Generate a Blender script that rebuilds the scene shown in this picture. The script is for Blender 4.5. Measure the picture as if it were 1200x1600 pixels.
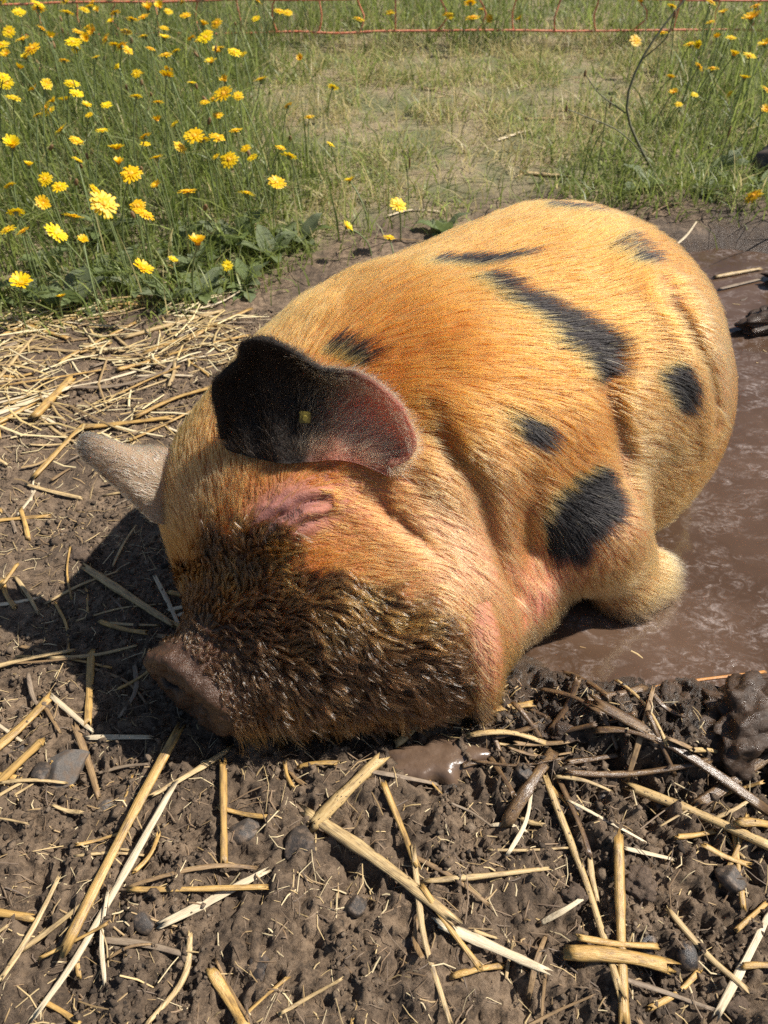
import bpy, bmesh, math, random
import numpy as np
from mathutils import Vector, Matrix, Euler
from mathutils.kdtree import KDTree

for _o in list(bpy.data.objects):
    bpy.data.objects.remove(_o, do_unlink=True)
scene = bpy.context.scene
COL = scene.collection
R = math.radians

# ------------------------------------------------------------------ camera
cam_d = bpy.data.cameras.new("camera")
cam = bpy.data.objects.new("camera", cam_d)
COL.objects.link(cam)
cam.location = (0.0, 0.0, 0.80)
cam.rotation_euler = (R(45.0), 0.0, 0.0)
cam_d.sensor_fit = 'VERTICAL'
cam_d.sensor_height = 7.6                      # a phone's small sensor
cam_d.lens = 7.6 * 1202.0 / 1600.0
cam_d.clip_start = 0.02
cam_d.clip_end = 500.0
cam_d.dof.use_dof = True
cam_d.dof.focus_distance = 0.84
cam_d.dof.aperture_fstop = 2.0
scene.camera = cam

# ------------------------------------------------------------------ sky and sun
SUN_EL, SUN_H = R(51.0), Vector((0.97, 0.20, 0)).normalized()
SUN = Vector((SUN_H.x * math.cos(SUN_EL), SUN_H.y * math.cos(SUN_EL), math.sin(SUN_EL)))
world = bpy.data.worlds.new("World")
scene.world = world
world.use_nodes = True
wn = world.node_tree
wn.nodes.clear()
sky = wn.nodes.new('ShaderNodeTexSky')
sky.sky_type = 'NISHITA'
sky.sun_disc = False
sky.sun_elevation = SUN_EL
sky.sun_rotation = math.atan2(SUN_H.x, SUN_H.y)
bg = wn.nodes.new('ShaderNodeBackground')
bg.inputs['Strength'].default_value = 0.058
wo = wn.nodes.new('ShaderNodeOutputWorld')
wn.links.new(sky.outputs[0], bg.inputs[0])
wn.links.new(bg.outputs[0], wo.inputs[0])
sun_d = bpy.data.lights.new("sun", 'SUN')
sun_d.energy = 5.0
sun_d.angle = R(0.5)
sun_d.color = (1.0, 0.945, 0.86)
sun = bpy.data.objects.new("sun", sun_d)
COL.objects.link(sun)
sun.rotation_euler = (-SUN).to_track_quat('-Z', 'Y').to_euler()
sun.location = SUN * 10

vs = scene.view_settings
scene.display_settings.display_device = 'sRGB'
vs.view_transform = 'Standard'
vs.look = 'None'
vs.exposure = 0.62
vs.gamma = 1.0
vs.use_curve_mapping = False
scene.cycles.use_denoising = False
scene.cycles.max_bounces = 10
scene.cycles.transmission_bounces = 8
scene.cycles.sample_clamp_indirect = 6.0
scene.cycles.use_adaptive_sampling = False

# ------------------------------------------------------------------ noise helpers
def _hash(ix, iy, iz, seed):
    h = (ix.astype(np.int64) * 374761393 + iy.astype(np.int64) * 668265263
         + iz.astype(np.int64) * 2147483647 + seed * 974634777) & 0xFFFFFFFF
    h = ((h ^ (h >> 13)) * 1274126177) & 0xFFFFFFFF
    h = ((h ^ (h >> 16)) * 2246822519) & 0xFFFFFFFF
    h = h ^ (h >> 15)
    return (h & 0xFFFFFF).astype(np.float64) / float(0xFFFFFF)

def vnoise(x, y, z=None, seed=0):
    """smooth value noise in -1..1, 2-D when z is None"""
    x = np.asarray(x, float); y = np.asarray(y, float)
    ix = np.floor(x); iy = np.floor(y)
    fx = x - ix; fy = y - iy
    fx = fx * fx * fx * (fx * (fx * 6 - 15) + 10); fy = fy * fy * fy * (fy * (fy * 6 - 15) + 10)
    if z is None:
        zz = np.zeros_like(ix)
        a = _hash(ix, iy, zz, seed); b = _hash(ix + 1, iy, zz, seed)
        c = _hash(ix, iy + 1, zz, seed); d = _hash(ix + 1, iy + 1, zz, seed)
        return 2 * ((a * (1 - fx) + b * fx) * (1 - fy) + (c * (1 - fx) + d * fx) * fy) - 1
    z = np.asarray(z, float)
    iz = np.floor(z); fz = z - iz; fz = fz * fz * (3 - 2 * fz)
    out = 0
    for dz, wz in ((0, 1 - fz), (1, fz)):
        a = _hash(ix, iy, iz + dz, seed); b = _hash(ix + 1, iy, iz + dz, seed)
        c = _hash(ix, iy + 1, iz + dz, seed); d = _hash(ix + 1, iy + 1, iz + dz, seed)
        out = out + wz * ((a * (1 - fx) + b * fx) * (1 - fy) + (c * (1 - fx) + d * fx) * fy)
    return 2 * out - 1

def fbm(x, y, z=None, oct=4, seed=0, gain=0.5):
    s = 0; a = 1.0; f = 1.0; n = 0
    for k in range(oct):
        s = s + a * vnoise(x * f + 3.7 * k, y * f - 1.9 * k, None if z is None else z * f + 5.1 * k, seed + k)
        n += a; a *= gain; f *= 2.03
    return s / n

def sstep(a, b, x):
    t = np.clip((x - a) / (b - a), 0, 1)
    return t * t * (3 - 2 * t)

# ------------------------------------------------------------------ object helpers
def tag(o, label=None, cat=None, group=None, kind=None):
    if label: o['label'] = label
    if cat: o['category'] = cat
    if group: o['group'] = group
    if kind: o['kind'] = kind
    return o

def link(o, parent=None):
    COL.objects.link(o)
    if parent is not None:
        o.parent = parent
    return o

def new_mesh(name, verts, faces, mat=None, smooth=True):
    me = bpy.data.meshes.new(name)
    if isinstance(verts, np.ndarray) and isinstance(faces, np.ndarray):
        nv, nf, k = len(verts), len(faces), faces.shape[1]
        me.vertices.add(nv); me.vertices.foreach_set('co', np.ascontiguousarray(verts, dtype=np.float32).ravel())
        me.loops.add(nf * k); me.loops.foreach_set('vertex_index', np.ascontiguousarray(faces, dtype=np.int32).ravel())
        me.polygons.add(nf); me.polygons.foreach_set('loop_start', np.arange(0, nf * k, k, dtype=np.int32))
        me.update(calc_edges=True)
    else:
        me.from_pydata([tuple(v) for v in verts], [], [tuple(f) for f in faces])
        me.update()
    if smooth:
        me.polygons.foreach_set('use_smooth', np.ones(len(me.polygons), dtype=bool))
    if mat is not None:
        me.materials.append(mat)
    return me

def obj(name, me, parent=None):
    return link(bpy.data.objects.new(name, me), parent)

def empty(name, loc=(0, 0, 0), rz=0.0):
    o = bpy.data.objects.new(name, None)
    o.empty_display_size = 0.02
    o.location = loc
    o.rotation_euler = (0, 0, rz)
    return link(o)

def set_col(me, name, rgb, domain='POINT'):
    at = me.attributes.new(name, 'FLOAT_COLOR', domain)
    a = np.ones((len(rgb), 4), dtype=np.float32)
    a[:, :3] = rgb
    at.data.foreach_set('color', a.ravel())

def set_float(me, name, v, domain='POINT'):
    at = me.attributes.new(name, 'FLOAT', domain)
    at.data.foreach_set('value', np.ascontiguousarray(v, dtype=np.float32))

# ------------------------------------------------------------------ material helpers
class Mat:
    def __init__(self, name):
        self.m = bpy.data.materials.new(name)
        self.m.use_nodes = True
        self.t = self.m.node_tree
        self.t.nodes.clear()
        self.out = self.t.nodes.new('ShaderNodeOutputMaterial')
    def n(self, typ, **kw):
        nd = self.t.nodes.new(typ)
        for k, v in kw.items():
            setattr(nd, k, v)
        return nd
    def l(self, a, b):
        self.t.links.new(a, b)
    def setin(self, node, name, v):
        s = node.inputs[name]
        if isinstance(v, bpy.types.NodeSocket): self.l(v, s)
        elif isinstance(v, (tuple, list)) and len(v) == 3 and s.type == 'RGBA': s.default_value = (*v, 1)
        else: s.default_value = v
    def bsdf(self, **kw):
        b = self.n('ShaderNodeBsdfPrincipled')
        for k, v in kw.items():
            self.setin(b, k.replace('_', ' '), v)
        return b
    def noise(self, scale, detail=4, rough=0.55, vec=None, dist=0.0):
        nd = self.n('ShaderNodeTexNoise')
        nd.inputs['Scale'].default_value = scale
        nd.inputs['Detail'].default_value = detail
        nd.inputs['Roughness'].default_value = rough
        nd.inputs['Distortion'].default_value = dist
        if vec is not None: self.l(vec, nd.inputs['Vector'])
        return nd
    def ramp(self, fac, stops, interp='LINEAR'):
        nd = self.n('ShaderNodeValToRGB')
        nd.color_ramp.interpolation = interp
        el = nd.color_ramp.elements
        while len(el) < len(stops): el.new(0.5)
        for e, (p, c) in zip(el, stops):
            e.position = p
            e.color = (*c, 1) if len(c) == 3 else c
        if fac is not None: self.l(fac, nd.inputs['Fac'])
        return nd
    def mix(self, fac, a, b, blend='MIX'):
        nd = self.n('ShaderNodeMix', data_type='RGBA', blend_type=blend)
        for i, v in ((0, fac), (6, a), (7, b)):
            s = nd.inputs[i]
            if isinstance(v, bpy.types.NodeSocket): self.l(v, s)
            elif isinstance(v, (tuple, list)): s.default_value = (*v, 1)
            else: s.default_value = v
        return nd.outputs[2]
    def math(self, op, a, b=0.0, c=0.0, clamp=False):
        nd = self.n('ShaderNodeMath', operation=op, use_clamp=clamp)
        for i, v in enumerate((a, b, c)):
            if isinstance(v, bpy.types.NodeSocket): self.l(v, nd.inputs[i])
            else: nd.inputs[i].default_value = v
        return nd.outputs[0]
    def attr(self, name):
        return self.n('ShaderNodeAttribute', attribute_name=name, attribute_type='GEOMETRY')
    def mapping(self, vec, scale=(1, 1, 1)):
        nd = self.n('ShaderNodeMapping')
        nd.inputs['Scale'].default_value = scale
        self.l(vec, nd.inputs['Vector'])
        return nd.outputs[0]
    def bump(self, h, dist=0.002, strength=1.0, normal=None):
        nd = self.n('ShaderNodeBump')
        nd.inputs['Distance'].default_value = dist
        nd.inputs['Strength'].default_value = strength
        self.l(h, nd.inputs['Height'])
        if normal is not None: self.l(normal, nd.inputs['Normal'])
        return nd.outputs[0]
    def done(self, sh):
        self.l(sh, self.out.inputs['Surface'])
        return self.m
STRAWS = [
    ([(-0.2299, 0.4391), (-0.2624, 0.3209), (-0.2893, 0.2096)], 0.0112, 'g', 'longest golden straw stalk, leaning from under the snout'),
    ([(-0.2216, 0.372), (-0.2569, 0.2712), (-0.281, 0.2054), (-0.3057, 0.1594)], 0.0082, 'w', 'long whitish straw stalk beside the longest golden one'),
    ([(-0.1708, 0.4257), (-0.2444, 0.36)], 0.0075, 'p', 'pale straw emerging from under the chin across the long stalks'),
    ([(-0.1768, 0.4035), (-0.1591, 0.2924)], 0.0083, 'g', 'split golden straw pointing straight away from the chin'),
    ([(-0.1278, 0.2924), (-0.1719, 0.2881), (-0.2498, 0.2676)], 0.0051, 'b', 'thin bent brown straw on crumbly soil by the whitish blade'),
    ([(-0.1129, 0.2718), (-0.1873, 0.267), (-0.2463, 0.2658)], 0.0056, 'g', 'straight golden straw crossed by the whitish blade'),
    ([(-0.2092, 0.2367), (-0.1673, 0.2594), (-0.1178, 0.2881)], 0.0105, 'w', 'broad flat whitish straw blade on crumbly soil'),
    ([(-0.3936, 0.2513), (-0.3304, 0.2423)], 0.0085, 'g', 'golden straw stub ending beside a crossed pair of straws'),
    ([(-0.3406, 0.1874), (-0.3311, 0.2202), (-0.3159, 0.2802)], 0.0066, 'p', 'pale bent straw crossing the tip of a golden stub'),
    ([(-0.3324, 0.2149), (-0.2786, 0.2582)], 0.0062, 'p', 'pale straw slanting beside the foot of the long stalks'),
    ([(-0.2635, 0.224), (-0.2208, 0.2202), (-0.1762, 0.2111)], 0.0072, 'd', 'flat grey weathered straw over dark soil'),
    ([(-0.1809, 0.2311), (-0.1813, 0.194), (-0.207, 0.1571)], 0.0064, 'p', 'curved pale straw touching the end of the grey one'),
    ([(-0.1579, 0.2002), (-0.1208, 0.1571)], 0.0106, 'g', 'thick golden straw end sticking out of the soil'),
    ([(-0.3653, 0.5559), (-0.3401, 0.4519)], 0.0095, 'g', 'short upright golden straw in the shadow beside the snout'),
    ([(-0.3555, 0.4519), (-0.329, 0.4088), (-0.306, 0.3671)], 0.0092, 'b', 'brown torn straw blade beside a grey stone'),
    ([(-0.4373, 0.405), (-0.3934, 0.4871)], 0.0128, 'g', 'wide golden straw crossing the edge of the head shadow'),
    ([(-0.4245, 0.3699), (-0.3796, 0.428)], 0.0115, 'g', 'wide golden straw parallel to its twin by the shadow'),
    ([(-0.4138, 0.3785), (-0.3445, 0.3821)], 0.0048, 'p', 'thin straight straw lying across two wide golden ones'),
    ([(-0.4104, 0.6903), (-0.2701, 0.5972)], 0.0123, 'p', 'thick pale straw in the shadow of the head, pointing at the snout'),
    ([(-0.4966, 1.2651), (-0.3206, 1.3604)], 0.0114, 'p', 'long pale straw at the edge of the meadow'),
    ([(-0.722, 1.3222), (-0.5897, 1.2518)], 0.0096, 'g', 'golden straw under the grass edge'),
    ([(-0.5779, 1.0084), (-0.5535, 1.1341)], 0.017, 'g', 'wide golden straw blade on the straw litter'),
    ([(-0.4963, 0.9932), (-0.3499, 1.0084)], 0.0106, 'g', 'golden straw pointing at the ginger forehead'),
    ([(-0.5398, 0.8745), (-0.4945, 0.9983)], 0.0105, 'g', 'golden straw slanting by the tip of the grey ear'),
    ([(-0.6586, 1.0118), (-0.5458, 1.0996)], 0.0145, 'w', 'whitish straw in the litter of straw'),
    ([(-0.6401, 0.9899), (-0.5888, 1.0664)], 0.0109, 'g', 'golden straw half under the whitish one'),
    ([(-0.4801, 1.5509), (-0.2767, 1.5002)], 0.0108, 'g', 'golden straw caught in the grass edge above bare earth'),
    ([(0.1733, 0.3843), (0.197, 0.2862), (0.2058, 0.2202), (0.2104, 0.1779)], 0.0078, 'n', 'slender jointed straw stalk with dark nodes'),
    ([(0.2377, 0.3222), (0.2225, 0.2367), (0.2087, 0.1547)], 0.0103, 'g', 'straight golden straw with a dark joint'),
    ([(0.1687, 0.2122), (0.2184, 0.2096), (0.2652, 0.2033)], 0.0142, 'g', 'short fat straw piece lying across the golden stalk'),
    ([(0.0497, 0.2372), (0.1012, 0.2175), (0.1464, 0.1976)], 0.0107, 'w', 'whitish frayed straw splinter on dark soil'),
    ([(0.0377, 0.2753), (0.1012, 0.2814), (0.1646, 0.2905)], 0.0063, 'p', 'pale straw with a frayed end'),
    ([(-0.0891, 0.3531), (-0.0064, 0.2955), (0.0667, 0.2372)], 0.0141, 'p', 'broad pale straw stalk running into a heap of splinters'),
    ([(0.0292, 0.3081), (0.0324, 0.2653), (0.0382, 0.2202), (0.0582, 0.1566)], 0.0066, 'p', 'long limp pale straw blade hanging over the soil'),
    ([(-0.0014, 0.3756), (0.0185, 0.3275), (0.0319, 0.2893)], 0.0073, 'g', 'golden straw blade bent over the pale stalk'),
    ([(0.1261, 0.3341), (0.1895, 0.4172)], 0.0142, 'm', 'mud-caked straw stub leaning against the wet heap'),
    ([(0.2321, 0.4585), (0.3245, 0.405), (0.4068, 0.349)], 0.0141, 'm', 'thick mud-soaked stalk half buried by the puddle edge'),
    ([(0.2627, 0.3814), (0.3287, 0.3462), (0.3922, 0.3081)], 0.0114, 'n', 'long spotted stalk parallel to the mud-soaked one'),
    ([(0.1943, 0.3857), (0.2713, 0.3886), (0.3509, 0.399)], 0.0077, 'm', 'thin muddy stalk lying over the wet heap'),
    ([(0.3313, 0.3552), (0.4289, 0.411)], 0.0128, 'm', 'muddy stalk leaning on the big wet clod'),
    ([(0.2743, 0.2536), (0.2997, 0.2149), (0.3274, 0.1859)], 0.0077, 'p', 'pale straw lying between dark pebbles'),
    ([(0.2947, 0.1657), (0.3378, 0.2133), (0.3724, 0.2525)], 0.0083, 'w', 'bent whitish straw blade rising from the soil'),
    ([(0.3343, 0.2355), (0.3762, 0.2629)], 0.005, 'g', 'short thin golden straw next to the whitish blade'),
    ([(0.2084, 0.1955), (0.2534, 0.1849), (0.2929, 0.171)], 0.0052, 'd', 'thin dark straw crossing under the short fat piece'),
    ([(0.2409, 0.3068), (0.2925, 0.3011)], 0.0052, 'w', 'small pinkish white straw chip by the golden stalk'),
    ([(0.0616, 0.1945), (0.1094, 0.2059)], 0.0059, 'g', 'short golden straw near the whitish splinter'),
    ([(0.1461, 0.1991), (0.1381, 0.1566)], 0.0034, 'b', 'thin brown straw below the whitish splinter'),
    ([(0.3628, 0.3315), (0.4048, 0.3341)], 0.01, 'g', 'golden straw stub beyond the spotted stalk'),
    ([(0.3011, 0.3236), (0.3456, 0.3315)], 0.006, 'g', 'small golden straw under the spotted stalk'),
    ([(0.0722, 0.4577), (0.1257, 0.4626), (0.1724, 0.4693)], 0.0081, 'g', 'golden straw lying on wet mud under the jaw tassel'),
    ([(0.2262, 0.4668), (0.2691, 0.4768), (0.3038, 0.4905)], 0.0105, 'm', 'wet brown straw reaching into the puddle'),
    ([(-0.0755, 0.3321), (-0.0409, 0.3649), (-0.0021, 0.4035)], 0.015, 'n', 'thick golden stalk with a mud-dark end by the mud pool'),
    ([(-0.0949, 0.4005), (-0.0513, 0.4012)], 0.0063, 'g', 'tiny golden straw in front of the chin'),
    ([(0.306, 0.5063), (0.3789, 0.5206), (0.4724, 0.5334)], 0.0046, 'o', 'thin orange stem floating on the puddle'),
    ([(0.7086, 1.5225), (0.8197, 1.5596)], 0.0111, 'p', 'pale straw floating at the far end of the puddle'),
    ([(0.7041, 1.473), (0.8089, 1.5169)], 0.0095, 'd', 'dull straw beside it at the far end of the puddle'),
    ([(0.3164, 2.2797), (0.4164, 2.3662)], 0.0167, 'w', 'whitish straw on the dry trampled grass'),
    ([(0.3687, 2.0549), (0.4915, 2.038)], 0.0133, 'p', 'pale straw lying behind the rump at the trampled grass edge'),
    ([(0.4245, 2.4857), (0.6645, 2.4801)], 0.0135, 'b', 'brown straw on the trampled grass'),
    ([(0.1875, 0.3864), (0.2012, 0.3275), (0.2044, 0.2986)], 0.0059, 'm', 'dark thin straw beside the slender jointed stalk'),
    ([(0.0144, 0.428), (0.0441, 0.456)], 0.011, 'n', 'short spotted stub at the rim of the mud pool'),
    ([(0.1171, 0.4126), (0.1359, 0.3614)], 0.0061, 'm', 'muddy splinter under the wet heap'),
    ([(0.2173, 0.5251), (0.2559, 0.4668)], 0.0074, 'm', 'dark stalk dipping into the puddle'),
    ([(0.2419, 0.4519), (0.2599, 0.4164)], 0.0064, 'm', 'short dark splinter leaning on the mud-soaked stalk'),
]
FLOWERS_MEADOW = [(-0.351, 1.382, 0.13, 0.0205), (-0.448, 1.326, 0.11, 0.0178), (-0.664, 1.291, 0.1, 0.0199), (-0.6, 1.296, 0.07, 0.0095), (-0.533, 1.447, 0.18, 0.0243), (-0.574, 1.389, 0.18, 0.0177), (-0.597, 1.345, 0.17, 0.0186), (-0.452, 1.425, 0.17, 0.0169), (-0.473, 1.462, 0.17, 0.0135), (-0.687, 1.411, 0.18, 0.0155), (-0.688, 1.358, 0.17, 0.0152), (-0.649, 1.45, 0.18, 0.0134), (-0.667, 1.374, 0.16, 0.013), (-0.659, 1.515, 0.2, 0.0137), (-0.62, 1.478, 0.2, 0.0147), (-0.555, 1.485, 0.19, 0.0136), (-0.529, 1.585, 0.23, 0.0177), (-0.517, 1.539, 0.22, 0.0125), (-0.489, 1.514, 0.21, 0.0198), (-0.39, 1.524, 0.17, 0.0177), (-0.293, 1.639, 0.12, 0.0177), (-0.235, 1.696, 0.12, 0.0182), (-0.325, 1.666, 0.18, 0.0175), (-0.428, 1.682, 0.2, 0.0134), (-0.395, 1.687, 0.22, 0.0187), (-0.379, 1.694, 0.21, 0.0134), (-0.324, 1.776, 0.2, 0.014), (-0.304, 1.759, 0.17, 0.0112), (-0.286, 1.731, 0.16, 0.0112), (-0.214, 1.796, 0.14, 0.0173), (-0.238, 1.843, 0.14, 0.0118), (-0.362, 1.711, 0.17, 0.0096), (-0.464, 1.622, 0.2, 0.0144), (-0.489, 1.658, 0.23, 0.0131), (-0.647, 1.632, 0.25, 0.0167), (-0.715, 1.545, 0.25, 0.0197), (-0.71, 1.691, 0.26, 0.0105), (-0.669, 1.825, 0.26, 0.0139), (-0.74, 1.852, 0.27, 0.0126), (-0.812, 2.009, 0.3, 0.0207), (-0.822, 1.931, 0.28, 0.0115), (-0.953, 2.246, 0.28, 0.0146), (-0.834, 2.016, 0.28, 0.0119), (-0.88, 2.277, 0.28, 0.0148), (-0.828, 2.186, 0.28, 0.0143), (-0.74, 2.246, 0.28, 0.0146), (-0.643, 2.387, 0.28, 0.0171), (-0.649, 2.478, 0.28, 0.0176), (-0.639, 2.331, 0.25, 0.0136), (-0.716, 2.264, 0.26, 0.0148), (-0.661, 2.199, 0.26, 0.0145), (-0.65, 2.205, 0.25, 0.0146), (-0.577, 2.312, 0.25, 0.0135), (-0.594, 2.216, 0.25, 0.0114), (-0.553, 2.313, 0.22, 0.0136), (-0.443, 2.209, 0.22, 0.0148), (-0.593, 2.044, 0.24, 0.0107), (-0.643, 2.08, 0.24, 0.0109), (-0.497, 1.835, 0.24, 0.0127), (-0.605, 1.814, 0.24, 0.0112), (-0.649, 1.814, 0.24, 0.0098), (-0.482, 1.745, 0.23, 0.0123), (-0.451, 1.759, 0.22, 0.011), (-0.505, 1.7, 0.2, 0.0108), (-0.626, 1.753, 0.24, 0.0082), (-0.379, 1.878, 0.2, 0.0117), (-0.36, 1.888, 0.24, 0.0216), (-0.371, 1.985, 0.24, 0.0135), (-0.339, 1.946, 0.22, 0.0119), (-0.325, 2.244, 0.17, 0.0186), (-0.239, 2.074, 0.16, 0.0128), (-0.184, 2.021, 0.15, 0.0126), (-0.129, 1.923, 0.12, 0.0107), (-0.077, 1.757, 0.1, 0.013), (-0.079, 1.588, 0.07, 0.0123), (0.011, 1.558, 0.06, 0.0122), (0.03, 1.631, 0.1, 0.0178), (-0.543, 2.663, 0.2, 0.0173), (-0.514, 2.577, 0.2, 0.015), (-0.506, 2.686, 0.2, 0.0174), (-0.426, 2.967, 0.15, 0.0149), (-0.357, 3.07, 0.15, 0.0197), (-0.327, 3.053, 0.15, 0.0152), (-0.092, 3.195, 0.1, 0.0206), (-0.268, 2.784, 0.08, 0.0144), (-0.147, 2.422, 0.1, 0.0147), (-0.658, 2.644, 0.25, 0.0169), (-0.595, 2.685, 0.22, 0.0154), (-0.896, 2.536, 0.26, 0.0181), (-0.989, 2.573, 0.26, 0.0183), (-1.032, 2.536, 0.26, 0.0163), (-0.891, 2.047, 0.28, 0.0121), (-0.754, 2.034, 0.27, 0.0121), (-0.754, 2.141, 0.27, 0.0126), (-0.698, 2.099, 0.26, 0.0109), (-0.428, 1.464, 0.06, 0.0091), (-0.318, 1.457, 0.05, 0.0104), (-0.541, 2.143, 0.22, 0.0112), (-0.463, 2.041, 0.22, 0.0108), (-0.595, 1.717, 0.22, 0.0122), (-0.614, 1.585, 0.21, 0.0102), (-0.7, 1.553, 0.21, 0.0113), (-0.729, 1.509, 0.19, 0.0125), (-0.457, 1.559, 0.17, 0.0103), (-0.565, 1.382, 0.14, 0.0096), (-0.533, 2.438, 0.22, 0.0124), (-0.454, 2.424, 0.2, 0.0125), (-0.396, 2.441, 0.18, 0.0108), (-0.774, 2.583, 0.25, 0.0147), (-0.868, 2.659, 0.25, 0.0151), (-0.854, 1.911, 0.27, 0.0129), (-0.7, 1.77, 0.26, 0.0109), (-0.416, 1.934, 0.21, 0.0104)]
FLOWERS_NET = [(0.3, 3.14, 0.16, 0.02), (0.309, 3.122, 0.12, 0.0246), (0.226, 3.269, 0.1, 0.014), (0.239, 3.241, 0.1, 0.0139), (0.363, 3.335, 0.1, 0.0142), (0.389, 3.287, 0.08, 0.0141), (0.5, 3.287, 0.08, 0.0141), (0.023, 3.288, 0.1, 0.0164), (0.917, 3.218, 0.15, 0.0182)]
FLOWERS_WEEDS = [(0.797, 2.786, 0.13, 0.0183), (0.867, 2.749, 0.16, 0.0199), (1.09, 2.648, 0.22, 0.0266), (0.888, 2.538, 0.18, 0.0167), (0.91, 2.524, 0.18, 0.0148), (0.995, 2.522, 0.2, 0.0147), (0.896, 2.34, 0.17, 0.0192), (0.866, 2.363, 0.17, 0.0141), (0.961, 2.383, 0.19, 0.0176), (1.004, 2.383, 0.19, 0.0176), (0.971, 2.291, 0.16, 0.0155), (0.796, 2.309, 0.12, 0.0123), (0.848, 2.292, 0.12, 0.0105), (0.806, 2.278, 0.1, 0.0105), (0.984, 2.136, 0.13, 0.0132), (0.927, 2.901, 0.2, 0.0165), (1.069, 2.961, 0.2, 0.0189), (0.99, 2.701, 0.2, 0.0136), (1.066, 2.818, 0.2, 0.0141), (1.07, 2.456, 0.2, 0.018), (0.946, 2.298, 0.12, 0.0105), (1.195, 2.901, 0.2, 0.0185), (1.011, 2.233, 0.15, 0.0153), (0.987, 2.606, 0.18, 0.0133), (0.822, 2.44, 0.12, 0.0128)]
FLOWER_PUDDLE = [(0.852, 1.769, 0.06, 0.0192)]
STONES = [(0.246, 0.226, 0.0144, 'smooth'), (0.283, 0.215, 0.0131, 'smooth'), (0.239, 0.367, 0.0109, 'smooth'), (0.201, 0.354, 0.0122, 'smooth'), (-0.352, 0.402, 0.0239, 'grey'), (-0.375, 0.391, 0.0153, 'dark'), (-0.143, 0.335, 0.0179, 'dark'), (-0.083, 0.31, 0.0195, 'dark'), (-0.227, 0.241, 0.0122, 'dark'), (-0.115, 0.206, 0.0153, 'dark'), (-0.423, 0.717, 0.0196, 'clod'), (-0.412, 0.429, 0.0101, 'dark'), (0.153, 0.387, 0.0111, 'dark'), (0.069, 0.38, 0.0111, 'dark'), (0.297, 0.365, 0.0096, 'dark'), (0.024, 0.226, 0.012, 'dark'), (0.349, 0.284, 0.0152, 'dark'), (-0.432, 0.955, 0.0103, 'grey'), (-0.298, 0.355, 0.0108, 'grey'), (-0.025, 0.254, 0.0111, 'dark'), (0.319, 0.174, 0.0137, 'clod'), (0.252, 0.277, 0.0164, 'clod'), (0.187, 0.266, 0.0125, 'clod')]
# ------------------------------------------------------------------ the lie of the land
EDGE_X = np.array([-6, -0.76, -0.385, -0.167, 0.0, 0.15, 0.48, 0.93, 6]); EDGE_Y = np.array([1.25, 1.36, 1.40, 1.58, 1.72, 1.78, 1.90, 1.82, 1.7])
def edge_dist(x, y):            # > 0 on the grassy side of the bare mud
    return y - np.interp(x, EDGE_X, EDGE_Y) + 0.06 * vnoise(np.asarray(x) * 5, np.asarray(y) * 5, seed=101)
def lush(x, y):                 # tall flowering meadow left, behind the netting and right
    x = np.asarray(x, float); y = np.asarray(y, float)
    n = 0.16 * vnoise(x * 3, y * 3, seed=102) + 0.10 * vnoise(x * 8, y * 8, seed=105)
    a = sstep(0.24, -0.22, x + 0.12 + 0.14 * (y - 1.5) + n)
    b = sstep(-0.20, 0.22, x - 0.56 - 0.46 * (y - 2.1) + n)
    f = sstep(3.1, 3.5, y + n)
    return np.maximum(np.maximum(a, b), f)
POOLS = [(0.33, 0.68, 0.185), (0.55, 0.78, 0.28), (0.80, 1.15, 0.36), (0.42, 0.95, 0.30), (0.78, 1.45, 0.20)]
def pool_dist(x, y):
    d = None
    for cx, cy, r in POOLS:
        e = np.hypot(x - cx, y - cy) - r
        if d is None: d = e
        else:
            h = np.maximum(0.10 - np.abs(d - e), 0) / 0.10
            d = np.minimum(d, e) - h * h * 0.025
    return d + 0.020 * vnoise(np.asarray(x) * 9, np.asarray(y) * 9, seed=103) + 0.010 * vnoise(np.asarray(x) * 24, np.asarray(y) * 24, seed=104)
WATER_Z = -0.014
def ground_smooth(x, y):
    x = np.asarray(x, float); y = np.asarray(y, float)
    near_w = 1.0 / (1.0 + np.maximum(np.hypot(x, y) - 3, 0) * 0.3)
    z = 0.010 * fbm(x * 4, y * 4, oct=2, seed=111) * near_w + 0.05 * fbm(x * 0.25, y * 0.25, oct=2, seed=112) * (1 - near_w)
    pd = pool_dist(x, y)
    z = z - 0.055 * sstep(0.035, -0.09, pd) + 0.010 * np.exp(-((pd - 0.035) / 0.03) ** 2)
    z = z + 0.012 * np.exp(-(((x - 0.24) / 0.10) ** 2 + ((y - 0.455) / 0.035) ** 2))         # heap of wet straw and mud at the front bank
    z = z + 0.035 * np.exp(-(((x - 0.86) / 0.10) ** 2 + ((y - 1.38) / 0.05) ** 2))           # mud island at the far end
    z = z + 0.05 * np.exp(-((y - np.interp(x, EDGE_X, EDGE_Y) + 0.02) / 0.12) ** 2) * sstep(0.45, 0.8, x) * 0.8
    z = z - 0.010 * np.exp(-(((x - 0.057) / 0.055) ** 2 + ((y - 0.410) / 0.032) ** 2))       # dip holding the mud pool
    return z
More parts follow.
